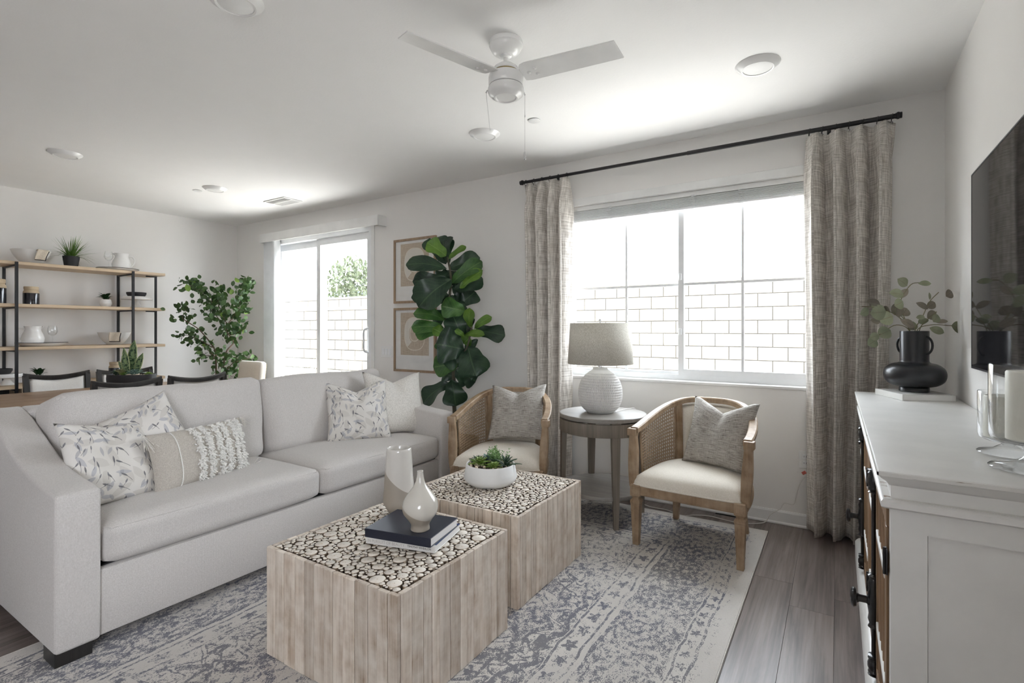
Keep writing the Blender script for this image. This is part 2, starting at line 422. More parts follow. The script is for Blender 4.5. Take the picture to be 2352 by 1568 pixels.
def mk_fill():
    m, nt, b = newmat('small_log_ends'); b.inputs['Roughness'].default_value = .65
    sp = N(nt, 'ShaderNodeSeparateXYZ'); L(nt, nt.nodes.new('ShaderNodeTexCoord').outputs['UV'], sp.inputs[0])
    face = ramp(nt, nz(nt, mapv(nt, 'Object', (40, 40, 40)), 1, 2), [(.35, (.72, .63, .51)), (.65, (.86, .81, .73))])
    L(nt, mix(nt, mth(nt, 'GREATER_THAN', sp.outputs[1], .34), (.07, .045, .028), face), b.inputs['Base Color']); return m
M['slicefill'] = mk_fill()
def mk_botanical():
    """off-white cloth printed with grey leaves, dark buds and thin stems"""
    m, nt, b = newmat('botanical_print'); b.inputs['Roughness'].default_value = .85; b.inputs['Specular IOR Level'].default_value = .15
    uv = nt.nodes.new('ShaderNodeTexCoord').outputs['UV']
    wob = N(nt, 'ShaderNodeTexNoise', i_Scale=3.0); L(nt, uv, wob.inputs['Vector'])
    cc = ramp(nt, nz(nt, mapv(nt, 'UV', (3, 3, 1)), 1, 2), [(.3, (.68, .65, .60)), (.7, (.80, .775, .74))])
    def layer(scale, ln, wd, seed, colr, cc, jit, base, amt=1.0, stem=None, keep=0.0):
        mp = N(nt, 'ShaderNodeMapping'); mp.inputs['Scale'].default_value = (scale, scale, 1); mp.inputs['Location'].default_value = (seed, seed * .7, 0)
        L(nt, uv, mp.inputs[0])
        vo = N(nt, 'ShaderNodeTexVoronoi', i_Scale=1.0, i_Randomness=.9); vo.voronoi_dimensions = '2D'; L(nt, mp.outputs[0], vo.inputs['Vector'])
        sb = N(nt, 'ShaderNodeVectorMath', operation='SUBTRACT'); L(nt, mp.outputs[0], sb.inputs[0]); L(nt, vo.outputs['Position'], sb.inputs[1])
        sc_ = N(nt, 'ShaderNodeSeparateColor'); L(nt, vo.outputs['Color'], sc_.inputs[0])
        rt = N(nt, 'ShaderNodeVectorRotate', rotation_type='Z_AXIS'); L(nt, sb.outputs[0], rt.inputs['Vector'])
        L(nt, mth(nt, 'ADD', mth(nt, 'MULTIPLY', sc_.outputs[0], jit), base), rt.inputs['Angle'])
        s2 = N(nt, 'ShaderNodeSeparateXYZ'); L(nt, rt.outputs[0], s2.inputs[0]); x, y = s2.outputs[0], s2.outputs[1]
        yy = mth(nt, 'DIVIDE', y, ln); pr = mth(nt, 'MULTIPLY', mth(nt, 'SUBTRACT', 1.0, mth(nt, 'MULTIPLY', yy, yy)), wd)
        ms = mth(nt, 'GREATER_THAN', pr, mth(nt, 'ABSOLUTE', x))
        ms = mth(nt, 'MULTIPLY', ms, mth(nt, 'GREATER_THAN', sc_.outputs[1], keep))
        cc = mix(nt, mth(nt, 'MULTIPLY', ms, amt), cc, colr)
        if stem:
            xc = mth(nt, 'ADD', x, mth(nt, 'MULTIPLY', mth(nt, 'MULTIPLY', y, y), .25))
            st = mth(nt, 'MULTIPLY', mth(nt, 'LESS_THAN', mth(nt, 'ABSOLUTE', xc), stem), mth(nt, 'LESS_THAN', y, 0.0))
            st = mth(nt, 'MULTIPLY', st, mth(nt, 'GREATER_THAN', sc_.outputs[1], keep))
            cc = mix(nt, mth(nt, 'MULTIPLY', st, .85), cc, (.17, .165, .17))
        return cc
    cc = layer(5.0, .62, .20, 1.3, (.62, .59, .545), cc, 6.28, 0, .8)
    cc = layer(6.5, .42, .15, 7.7, (.46, .46, .49), cc, 5.0, .3, .75, keep=.2)
    cc = layer(8.0, .40, .13, 3.1, (.36, .36, .39), cc, 6.28, 1, .6, keep=.55)
    cc = layer(7.0, .24, .066, 11.9, (.17, .165, .175), cc, 1.3, -1.2, .9, .017, .3)
    cc = layer(8.0, .22, .062, 21.3, (.24, .235, .25), cc, 1.2, -.1, .9, .016, .55)
    L(nt, cc, b.inputs['Base Color'])
    bump(nt, b, nz(nt, mapv(nt, 'UV', (220, 220, 1)), 1, 2), .2, .001); return m
M['botanical'] = mk_botanical()
def mk_rug():
    """distressed oriental rug; object space metres, centre at the rug's middle; half sizes HX, HY"""
    HX, HY = RUGX / 2, RUGY / 2
    m, nt, b = newmat('distressed_rug'); b.inputs['Roughness'].default_value = .95; b.inputs['Specular IOR Level'].default_value = .1
    tc = nt.nodes.new('ShaderNodeTexCoord'); sp = N(nt, 'ShaderNodeSeparateXYZ'); L(nt, tc.outputs['Object'], sp.inputs[0])
    wn = nz(nt, mapv(nt, 'Object', (5, 5, 5)), 1, 2); wv = mth(nt, 'MULTIPLY', mth(nt, 'SUBTRACT', wn, .5), .05)
    x = mth(nt, 'ADD', sp.outputs[0], wv); y = mth(nt, 'ADD', sp.outputs[1], wv)
    ax = mth(nt, 'ABSOLUTE', x); ay = mth(nt, 'ABSOLUTE', y)
    dx = mth(nt, 'SUBTRACT', HX, ax); dy = mth(nt, 'SUBTRACT', HY, ay)
    e = mth(nt, 'MINIMUM', dx, dy)                                   # distance in from the edge
    inb = mth(nt, 'LESS_THAN', dx, dy)
    al = mth(nt, 'ADD', mth(nt, 'MULTIPLY', inb, ay), mth(nt, 'MULTIPLY', mth(nt, 'SUBTRACT', 1.0, inb), ax))  # along the border
    def line(v, at, w): return mth(nt, 'LESS_THAN', mth(nt, 'ABSOLUTE', mth(nt, 'SUBTRACT', v, at)), w)
    def mx(*a):
        r = a[0]
        for q in a[1:]: r = mth(nt, 'MAXIMUM', r, q)
        return r
    def mul(a, c): return mth(nt, 'MULTIPLY', a, c)
    lines = mx(line(e, .10, .006), line(e, .165, .005), line(e, .47, .008), line(e, .505, .005), line(e, .60, .006))
    # main border: rounded cartouches, each with rings and a flower
    per = .34; ph = mth(nt, 'SUBTRACT', mth(nt, 'FRACT', mth(nt, 'DIVIDE', al, per)), .5); pa = mth(nt, 'MULTIPLY', ph, per)
    ec = mth(nt, 'SUBTRACT', e, .318)
    def sq(q): return mth(nt, 'POWER', mth(nt, 'ABSOLUTE', q), 2.0)
    def rad(a, ra, c, rc): return mth(nt, 'SQRT', mth(nt, 'ADD', sq(mth(nt, 'DIVIDE', a, ra)), sq(mth(nt, 'DIVIDE', c, rc))))
    r1 = rad(pa, .155, ec, .135); ang = mth(nt, 'ARCTAN2', ec, pa)
    pet = mth(nt, 'MULTIPLY', mth(nt, 'SINE', mth(nt, 'MULTIPLY', ang, 6.0)), .12)
    inbord = mul(mth(nt, 'GREATER_THAN', e, .175), mth(nt, 'LESS_THAN', e, .462))
    fl = mth(nt, 'LESS_THAN', mth(nt, 'ADD', r1, pet), .34); core = mth(nt, 'LESS_THAN', r1, .14)
    rings = mx(line(r1, .95, .045), line(mth(nt, 'ADD', r1, pet), .62, .07))
    bfill = mul(mth(nt, 'GREATER_THAN', mth(nt, 'SINE', mth(nt, 'ADD', mth(nt, 'MULTIPLY', r1, 26.0), mth(nt, 'MULTIPLY', ang, 3.0))), .1), .55)
    bord = mul(inbord, mx(rings, mul(fl, mth(nt, 'SUBTRACT', 1.0, core)), bfill, .30))
    # guard stripes: small repeating blossoms
    def guard(c0, w, p):
        q = mth(nt, 'MULTIPLY', mth(nt, 'SUBTRACT', mth(nt, 'FRACT', mth(nt, 'DIVIDE', al, p)), .5), p)
        r = rad(q, p * .36, mth(nt, 'SUBTRACT', e, c0), w); a2 = mth(nt, 'ARCTAN2', mth(nt, 'SUBTRACT', e, c0), q)
        return mth(nt, 'LESS_THAN', mth(nt, 'ADD', r, mth(nt, 'MULTIPLY', mth(nt, 'SINE', mth(nt, 'MULTIPLY', a2, 5.0)), .25)), .75)
    gd = mx(guard(.133, .024, .085), guard(.553, .034, .12))
    # field: mirrored arabesques, medallion and corner brackets
    infield = mth(nt, 'GREATER_THAN', e, .61)
    cb = N(nt, 'ShaderNodeCombineXYZ'); L(nt, ax, cb.inputs[0]); L(nt, ay, cb.inputs[1])
    def fnz(scale, det, dist):
        n = N(nt, 'ShaderNodeTexNoise', i_Scale=scale, i_Detail=det, i_Distortion=dist); L(nt, cb.outputs[0], n.inputs['Vector']); return n.outputs[0]
    a1 = fnz(3.6, 1.5, 1.6); a2 = fnz(7.5, 1.5, .8)
    vine = mx(line(a1, .5, .016), line(a1, .60, .014), line(a2, .5, .02))
    blob = mth(nt, 'GREATER_THAN', a2, .60)
    rm = mth(nt, 'SQRT', mth(nt, 'ADD', sq(mth(nt, 'DIVIDE', ax, .62)), sq(mth(nt, 'DIVIDE', ay, .98))))
    am = mth(nt, 'ARCTAN2', ay, ax)
    rmm = mth(nt, 'ADD', rm, mth(nt, 'MULTIPLY', mth(nt, 'ABSOLUTE', mth(nt, 'SINE', mth(nt, 'MULTIPLY', am, 8.0))), .07))
    med = mx(line(rmm, 1.0, .022), line(rmm, .86, .012), line(rmm, .45, .03), mul(mth(nt, 'LESS_THAN', rmm, .86), mul(mth(nt, 'GREATER_THAN', a2, .47), .75)))
    field = mul(infield, mx(vine, mul(blob, .9), med))
    pat = mx(lines, bord, gd, field)
    # wear: the dye survives only in flecks of pile, so ink is a stipple whose density follows the pattern
    fine = nz(nt, mapv(nt, 'Object', (300, 150, 200)), 1, 2); mid = nz(nt, mapv(nt, 'Object', (45, 26, 30)), 1, 3)
    big = nz(nt, mapv(nt, 'Object', (2.6, 1.8, 2)), 1, 3)
    dens = mth(nt, 'MULTIPLY', ramp(nt, big, [(.32, .50), (.60, 1.0)]), mx(mul(pat, 1.0), mul(inbord, .76), mul(infield, .50), .30))
    st = mth(nt, 'ADD', mth(nt, 'MULTIPLY', fine, .55), mth(nt, 'MULTIPLY', mid, .45))
    thr = mth(nt, 'SUBTRACT', mth(nt, 'ADD', .345, mth(nt, 'MULTIPLY', dens, .235)), st)
    k = ramp(nt, mth(nt, 'ADD', thr, .5), [(.485, 0.0), (.525, 1.0)])
    base = ramp(nt, big, [(.3, (.56, .535, .505)), (.7, (.68, .65, .615))])
    ink = ramp(nt, nz(nt, mapv(nt, 'Object', (1.3, 1.1, 1)), 1, 2), [(.4, (.095, .105, .155)), (.65, (.15, .15, .17))])
    plainedge = mth(nt, 'LESS_THAN', e, .055)
    k = mul(k, mth(nt, 'SUBTRACT', 1.0, mul(plainedge, .85)))
    L(nt, mix(nt, mul(k, .82), base, ink), b.inputs['Base Color'])
    bump(nt, b, fine, .6, .004); return m
RUGX, RUGY = 2.46, 3.44
M['rug'] = mk_rug()
def mk_art():
    """paper print: tan grasscloth with nested pale ring shapes (flat print)"""
    m, nt, b = newmat('abstract_print'); b.inputs['Roughness'].default_value = .8
    tc = nt.nodes.new('ShaderNodeTexCoord'); sp = N(nt, 'ShaderNodeSeparateXYZ'); L(nt, tc.outputs['UV'], sp.inputs[0])
    g = mth(nt, 'ADD', mth(nt, 'MULTIPLY', nz(nt, mapv(nt, 'UV', (6, 130, 1)), 1, 3), .5), mth(nt, 'MULTIPLY', nz(nt, mapv(nt, 'UV', (130, 6, 1)), 1, 3), .5))
    cc = ramp(nt, g, [(.38, (.42, .33, .24)), (.62, (.66, .57, .46))])
    x = mth(nt, 'MULTIPLY', mth(nt, 'SUBTRACT', sp.outputs[0], .5), 1.0); y = mth(nt, 'MULTIPLY', mth(nt, 'SUBTRACT', sp.outputs[1], .5), 1.0)
    p = mth(nt, 'POWER', mth(nt, 'ADD', mth(nt, 'POWER', mth(nt, 'ABSOLUTE', mth(nt, 'DIVIDE', x, .36)), 2.6), mth(nt, 'POWER', mth(nt, 'ABSOLUTE', mth(nt, 'DIVIDE', y, .38)), 2.6)), .385)
    ringm = mth(nt, 'MULTIPLY', mth(nt, 'LESS_THAN', p, .98), mth(nt, 'GREATER_THAN', p, .52))
    thin = mth(nt, 'LESS_THAN', mth(nt, 'ABSOLUTE', mth(nt, 'SUBTRACT', p, 1.0)), .025)
    inner = mth(nt, 'LESS_THAN', mth(nt, 'ABSOLUTE', mth(nt, 'SUBTRACT', p, .44)), .03)
    cut = mth(nt, 'GREATER_THAN', mth(nt, 'SUBTRACT', mth(nt, 'MULTIPLY', y, 1.2), x), -.12)
    ringm = mth(nt, 'MULTIPLY', ringm, cut)
    cc = mix(nt, mth(nt, 'MULTIPLY', ringm, .85), cc, (.78, .75, .69)); cc = mix(nt, mth(nt, 'MAXIMUM', thin, inner), cc, (.76, .71, .62))
    L(nt, cc, b.inputs['Base Color']); return m
M['art'] = mk_art()
def mk_distress():
    """chalk-white paint rubbed through to dark wood in thin scratches"""
    m, nt, b = newmat('distressed_edge'); b.inputs['Roughness'].default_value = .45
    n = nz(nt, mapv(nt, 'Object', (9, 14, 90)), 1, 4, .65)
    L(nt, ramp(nt, n, [(.60, (.70, .685, .65)), (.66, (.20, .13, .08))]), b.inputs['Base Color']); return m
M['distress'] = mk_distress()
M['paint'] = plain('chalk_white_paint', (.79, .78, .755), .36)
M['doorwood'] = wood('brown_lattice_wood', (.14, .078, .038), (.30, .18, .095), .45, 1.4, 2)
def mk_screen():
    m, nt, b = newmat('tv_screen'); b.inputs['Base Color'].default_value = (.012, .012, .014, 1); b.inputs['Roughness'].default_value = .04
    b.inputs['Specular IOR Level'].default_value = .62; return m
M['screen'] = mk_screen()

# ---------------------------------------------------------------- the room
T = .16
m = MB()
WX0, WX1, WZ0, WZ1 = -1.98, -.04, .932, 2.352
DX0, DX1, DZ1 = -6.20, -4.31, 2.455
def wbox(x0, x1, z0, z1): m.box(x0, x1, WY, WY + T, z0, z1)
wbox(LX - T, DX0, 0, HC); wbox(DX0, DX1, DZ1, HC); wbox(DX1, WX0, 0, HC); wbox(WX0, WX1, 0, WZ0); wbox(WX0, WX1, WZ1, HC); wbox(WX1, RX + T, 0, HC)
struct(m.put('wall_back', M['wall'], smooth=False), 'off-white wall holding the wide window and the sliding door', 'wall')
m = MB().box(LX - T, LX, BY, WY, 0, HC)
struct(m.put('wall_left', M['wall'], smooth=False), 'off-white wall behind the dining room shelves', 'wall')
m = MB().box(RX, RX + T, RWY1, WY, 0, HC).box(RX, RX + T, BY, RWY0, 0, HC).box(RX, RX + T, RWY0, RWY1, RWZ1, HC).box(RX, RX + T, RWY0, RWY1, 0, RWZ0)
struct(m.put('wall_right', M['wall'], smooth=False), 'off-white wall behind the television', 'wall')
m = MB().box(LX, RX, BY - T, BY, 0, HC)
struct(m.put('wall_front', M['wall'], smooth=False), 'off-white wall behind the camera', 'wall')
m = MB().box(LX - T, RX + T, BY - T, WY + T, HC, HC + .2)
struct(m.put('ceiling', M['ceiling'], smooth=False), 'white ceiling with light orange-peel texture', 'ceiling')
# floor: planks laid along the room, each one a board
m = MB().box(LX - T, RX + T, BY - T, WY + T, -.12, -.008)
fl = struct(m.put('floor', M['dkslot'], smooth=False), 'grey-brown oak plank floor', 'floor')
rnd = random.Random(5)
pw = .183; nx = int((RX - LX) / pw) + 1; protos = {}
for i in range(nx):
    x0 = RX - (i + 1) * pw; x1 = x0 + pw
    if x0 < LX: x0 = LX
    y = BY - rnd.uniform(.0, 1.2)
    near = x1 > -3.1
    while y < WY:
        ln = 1.22 if near else 2.44
        a, b_ = max(y, BY), min(y + ln, WY); y += ln
        if b_ - a < .05: continue
        key = (round(x1 - x0, 3), round(b_ - a, 2))
        if key not in protos:
            p = MB().box(-(x1 - x0) / 2 + .0003, (x1 - x0) / 2 - .0003, -(b_ - a) / 2 + .0003, (b_ - a) / 2 - .0003, -.010, 0, .0007).put('floor_plank', M['floor'], fl, smooth=False)
            protos[key] = p; o = p
        else: o = protos[key].copy(); C.objects.link(o)
        o.location = ((x0 + x1) / 2, (a + b_) / 2, 0)
# baseboards with shoe moulding
def baseboard(name, runs, label):
    m = MB()
    for (x0, y0, x1, y1, nx_, ny_) in runs:
        A = Vector((nx_, ny_, 0)); B = Vector((0, 0, 1))
        prof = [(0, .001), (.018, .001), (.018, .010), (.012, .018), (.012, .080), (.008, .092), (0, .092)]
        m.sweep([((x0, y0, 0), A, B), ((x1, y1, 0), A, B)], prof)
    struct(m.put(name, M['trim'], smooth=False), label, 'baseboard')
baseboard('baseboard_back', [(LX, WY, -6.24, WY, 0, -1), (-4.27, WY, RX, WY, 0, -1)], 'white baseboard along the window wall')
baseboard('baseboard_left', [(LX, -.8, LX, WY, 1, 0)], 'white baseboard behind the shelves')
baseboard('baseboard_right', [(RX, BY, RX, WY, -1, 0)], 'white baseboard behind the white cabinet')
# window: recessed white vinyl slider with grilles
w = sempty('window_1', 'wide white two-sash window with grilles above the side table', 'window')
fy0, fy1 = WY + .075, WY + .14
m = MB().box(WX0, WX1, fy0, fy1, WZ0, WZ0 + .045).box(WX0, WX1, fy0, fy1, WZ1 - .045, WZ1).box(WX0, WX0 + .045, fy0, fy1, WZ0 + .045, WZ1 - .045).box(WX1 - .045, WX1, fy0, fy1, WZ0 + .045, WZ1 - .045)
m.put('window_frame', M['vinyl'], w, smooth=False)
MB().box(WX0, WX1, WY - .012, WY + .075, WZ0 - .018, WZ0 + .004, .004).put('window_sill', M['trim'], w, smooth=False)
def sash(x0, x1, y0, y1, z0, z1, fw, gx, gz):
    s = MB().box(x0, x1, y0, y1, z0, z0 + fw).box(x0, x1, y0, y1, z1 - fw, z1).box(x0, x0 + fw, y0, y1, z0 + fw, z1 - fw).box(x1 - fw, x1, y0, y1, z0 + fw, z1 - fw).put('sash', M['vinyl'], w, smooth=False)
    yc = (y0 + y1) / 2
    MB().box(x0 + fw, x1 - fw, yc - .003, yc + .003, z0 + fw, z1 - fw).put('pane', M['pane'], s, smooth=False)
    for g in gx: MB().box(g - .009, g + .009, yc - .009, yc + .009, z0 + fw, z1 - fw).put('grille_bar', M['vinyl'], s, smooth=False)
    for g in gz: MB().box(x0 + fw, x1 - fw, yc - .0085, yc + .0085, g - .009, g + .009).put('grille_bar', M['vinyl'], s, smooth=False)
sash(WX0 + .045, -.995, fy0 + .034, fy1 - .006, WZ0 + .045, WZ1 - .045, .022, [-1.456], [1.667])
sash(-1.030, WX1 - .045, fy0 + .002, fy0 + .03, WZ0 + .045, WZ1 - .045, .042, [-.575], [1.667])
for z in (1.28, 1.70): MB().box(-1.022, -1.004, fy0 - .012, fy0 + .003, z, z + .05, .003).put('latch', M['vinyl'], w, smooth=False)
# sliding glass door
d = sempty('door_1', 'white sliding glass door to the patio', 'door')
m = MB().box(DX0, DX1, WY - .004, WY + .15, DZ1 - .05, DZ1).box(DX0, DX0 + .05, WY - .004, WY + .15, 0, DZ1 - .05).box(DX1 - .05, DX1, WY - .004, WY + .15, 0, DZ1 - .05).box(DX0 + .05, DX1 - .05, WY + .01, WY + .15, -.006, .02)
m.put('door_frame', M['vinyl'], d, smooth=False)
def dpanel(name, x0, x1, y0, y1, fw):
    z0, z1 = .02, DZ1 - .05
    s = MB().box(x0, x1, y0, y1, z0, z0 + .09).box(x0, x1, y0, y1, z1 - .075, z1).box(x0, x0 + fw, y0, y1, z0 + .09, z1 - .075).box(x1 - fw, x1, y0, y1, z0 + .09, z1 - .075).put(name, M['vinyl'], d, smooth=False)
    yc = (y0 + y1) / 2
    MB().box(x0 + fw, x1 - fw, yc - .004, yc + .004, z0 + .09, z1 - .075).put('pane', M['pane'], s, smooth=False)
dpanel('fixed_panel', DX0 + .05, -5.235, WY + .085, WY + .13, .06)
dpanel('sliding_panel', -5.30, DX1 - .05, WY + .03, WY + .075, .065)
MB().tube(catmull([(-4.392, WY + .028, 1.06), (-4.405, WY - .03, 1.09), (-4.405, WY - .035, 1.2), (-4.405, WY - .03, 1.31), (-4.392, WY + .028, 1.34)], 5), .011, 8).put('handle', M['vinyl'], d)
m = MB().box(DX1 - .004, DX1 + .045, WY - .014, WY, 0, DZ1 + .05, .003).box(DX0 - .045, DX0 + .004, WY - .014, WY, 0, DZ1 + .05, .003)
struct(m.put('trim_1', M['trim'], smooth=False), 'narrow white casing strips beside the sliding door', 'trim')
# valance and stacked vertical vanes
t = thing('vertical_blind', 'white vertical blind drawn open, with a box valance over the sliding door', 'blind', (-6.1, WY - .07, 2.43))
m = MB().box(-6.235, -4.09, WY - .125, WY - .112, 2.425, 2.535, .003).box(-6.235, -6.222, WY - .112, WY - .001, 2.425, 2.535).box(-4.103, -4.09, WY - .112, WY - .001, 2.425, 2.535).box(-6.222, -4.103, WY - .112, WY - .001, 2.515, 2.528)
m.put('valance', M['trim'], t, smooth=False, off=t.location)
MB().box(-6.20, -4.12, WY - .075, WY - .035, 2.47, 2.51).put('track', M['vinyl'], t, smooth=False, off=t.location)
for k in range(11):
    x = -6.19 + k * .021; g = MB()
    g.grid(lambda u, v: Vector((x + .018 * u + .006 * math.sin(u * PI), WY - .098 + .085 * u, .03 + 2.43 * v)), 6, 1)
    o = g.put('vane', M['vinyl'], t, off=t.location); sd = o.modifiers.new('thickness', 'SOLIDIFY'); sd.thickness = .0012
# raised horizontal blind
t = thing('window_blind', 'white slatted blind pulled up to the top of the window', 'blind', (-1.01, WY + .03, 2.35))
MB().box(-1.99, -.03, WY - .018, WY - .002, 2.352, 2.415, .004).put('valance', M['trim'], t, smooth=False, off=t.location)
MB().box(WX0 + .01, WX1 - .01, WY + .012, WY + .062, 2.315, 2.35).put('headrail', M['trim'], t, smooth=False, off=t.location)
p = None
for k in range(10):
    z = 2.244 + k * .0068
    if p is None: p = MB().box(-.955, .955, -.025, .025, 0, .0035).put('slat', M['vinyl'], t, smooth=False)
    else: p = p.copy(); C.objects.link(p)
    p.location = (0, .008, z - 2.35)
MB().box(WX0 + .015, WX1 - .015, WY + .015, WY + .061, 2.222, 2.240, .004).put('bottom_rail', M['vinyl'], t, smooth=False, off=t.location)
for k, px in enumerate((-1.87, -1.56, -1.235, -.90, -.575, -.26)):
    pts = [(px + .022 * math.sin(q * 1.9 + k), WY + .008 + .003 * math.sin(q), 2.325 - q * .0038) for q in range(29)]
    MB().tube(pts, .0022, 5).put('gathered_cord', M['vinyl'], t, off=t.location)
# ---------------------------------------------------------------- outdoors
m = MB().box(-22, 12, WY + T, 30, -.14, -.06)
struct(m.put('patio_ground', M['concrete'], smooth=False), 'pale concrete ground outside the windows', 'ground')
m = MB().box(-22, 12, BY - 14, BY - T, -.14, -.06).box(-22, LX - T, BY - T, WY + T, -.14, -.06).box(RX + T, 12, BY - T, WY + T, -.14, -.06)
struct(m.put('rear_ground', M['concrete'], smooth=False), 'pale concrete ground behind the house', 'ground')
def blockwall(name, label, X0, X1, y, z1, bx0, bx1, bz0, capz, gp=.006, extra=False):
    t = thing(name, label, 'wall', ((X0 + X1) / 2, y, 0)); off = t.location
    MB().box(X0, X1, y + .012, y + .19, -.06, z1 - .01).put('mortar_core', M['mortar'], t, smooth=False, off=off)
    MB().box(X0, X1, y - .012, y + .21, z1 - .012, z1 + capz, .006).put('coping', M['block'], t, smooth=False, off=off)
    p = None; rows = int(round((z1 - bz0) / .2))
    for r in range(rows):
        if extra and r < 2: bx0 = -15.2
        elif extra: bx0 = -5.6
        z = z1 - .012 - (r + 1) * .2; x = bx0 + (.2 if r % 2 else 0)
        while x < bx1:
            if p is None: p = MB().box(gp, .4 - gp, 0, .02, gp, .2 - gp, .004).put('block', M['block'], t, smooth=False)
            else: p = p.copy(); C.objects.link(p)
            p.location = (x - off[0], y - off[1], z); x += .4
blockwall('garden_wall', 'tall cream block wall seen through the window grilles', -16, 4, 8.4, 2.07, -5.6, 1.6, .2, .04, .006, True)
blockwall('garden_wall', 'low cream block wall with flat coping beyond the sliding door', -15, -6.2, 6.85, 1.72, -11.2, -6.8, .2, .05, .010)
def leafcloud(name, c, r, n, mat, parent, seed, s0, s1):
    rn = random.Random(seed); m = MB()
    for i in range(n):
        q = Vector((rn.gauss(0, 1), rn.gauss(0, 1), rn.gauss(0, 1))); q.normalize(); q *= rn.random() ** .4
        p = Vector((c[0] + q.x * r[0], c[1] + q.y * r[1], c[2] + q.z * r[2])); s = rn.uniform(s0, s1)
        e = Euler((rn.uniform(0, 6), rn.uniform(0, 6), rn.uniform(0, 6))).to_matrix()
        a, b = e @ Vector((s, 0, 0)), e @ Vector((0, s * .45, 0))
        m.bm.faces.new([m.bm.verts.new(p + w_) for w_ in (a, b, -a, -b)])
    return stuff(m.put(name, mat, parent, smooth=False))
t = thing('yard_tree', 'pale green tree rising behind the block wall, seen through the sliding door', 'tree', (-15.3, 12.9, -.06))
MB().tube([(0, 0, 0), (.05, 0, 1.2), (0, .1, 2.4)], [.12, .1, .07], 8).put('trunk', M['trunk'], t)
M['yard'] = leafmat('yard_leaf', (.05, .065, .03), (.10, .12, .06), (.12, .14, .07))
leafcloud('foliage', (0, 0, 3.15), (.95, .9, 1.0), 1300, M['yard'], t, 3, .07, .12)
M['hedge'] = leafmat('hedge_leaf', (.075, .092, .102), (.115, .135, .145), (.15, .17, .17))
t = thing('distant_hedge', 'long grey-green hedge on the horizon beyond the block walls', 'hedge', (-20, 20, -.06))
leafcloud('foliage', (0, 0, 2.2), (9, .8, 1.75), 3000, M['hedge'], t, 4, .14, .26)
MB().box(-8.6, 8.6, -.4, .4, 0, 3.5, .2, 2).put('branch_mass', M['hedge'], t)
t = thing('fountain_grass', 'pale fountain grass tuft just outside the sliding door', 'grass', (-6.65, 4.9, -.06)); rn = random.Random(8); m = MB()
M['palegrass'] = leafmat('pale_grass', (.50, .50, .38), (.66, .66, .54), (.7, .7, .6))
for k in range(150):
    a = rn.uniform(0, 6.28); h = rn.uniform(.6, 1.12); s = rn.uniform(.15, .5); d0 = Vector((math.cos(a), math.sin(a), 0)); n0 = Vector((-d0.y, d0.x, 0))
    m.grid(lambda u, v: d0 * (s * u ** 1.8 + .03) + Vector((0, 0, h * (u - .25 * u * u * s * 2))) + n0 * (v - .5) * .008 * (1 - u * .9), 5, 1)
stuff(m.put('blades', M['palegrass'], t))
# ---------------------------------------------------------------- soft shapes
def softbox(m, c, h, r, crown=(0, 0, 0), cuts=12, mtx=None, wr=0, seed=0):
    """cushion: box of half sizes h with corner radius r, faces swollen by crown"""
    g = bmesh.new(); bmesh.ops.create_cube(g, size=2); bmesh.ops.subdivide_edges(g, edges=g.edges[:], cuts=cuts, use_grid_fill=True)
    for v in g.verts:
        p = v.co.copy(); q = Vector()
        for i in range(3):
            s = abs(p[i]); q[i] = math.copysign(s ** .8 if s < 1 else 1, p[i]) * h[i]
        inner = Vector([max(-(h[i] - r), min(h[i] - r, q[i])) for i in range(3)])
        d = q - inner
        if d.length > 1e-6: q = inner + d.normalized() * r
        u = Vector([q[i] / h[i] for i in range(3)])
        for i in range(3):
            j, k = (i + 1) % 3, (i + 2) % 3
            if crown[i]: q[i] += math.copysign(1, p[i]) * abs(u[i]) * crown[i] * max(0, 1 - u[j] ** 2) ** .7 * max(0, 1 - u[k] ** 2) ** .7
        if wr: q += Vector((1, 1, 1)) * wr * noise.noise(q * 5 + Vector((seed, 0, 0)))
        v.co = Vector(c) + q
    return m.merge(g, mtx)
def xz_prism(m, prof, y0, y1, bev, seg=3, min_ang=25):
    g = bmesh.new(); a = [g.verts.new((x, y0, z)) for x, z in prof]; b = [g.verts.new((x, y1, z)) for x, z in prof]; n = len(prof)
    g.faces.new(a); g.faces.new(b[::-1])
    for i in range(n): g.faces.new((a[i], b[i], b[(i + 1) % n], a[(i + 1) % n]))
    bmesh.ops.recalc_face_normals(g, faces=g.faces)
    es = [e for e in g.edges if len(e.link_faces) == 2 and e.calc_face_angle(0) > R(min_ang)]
    bmesh.ops.bevel(g, geom=es, offset=bev, segments=seg, profile=.5, affect='EDGES')
    return m.merge(g)
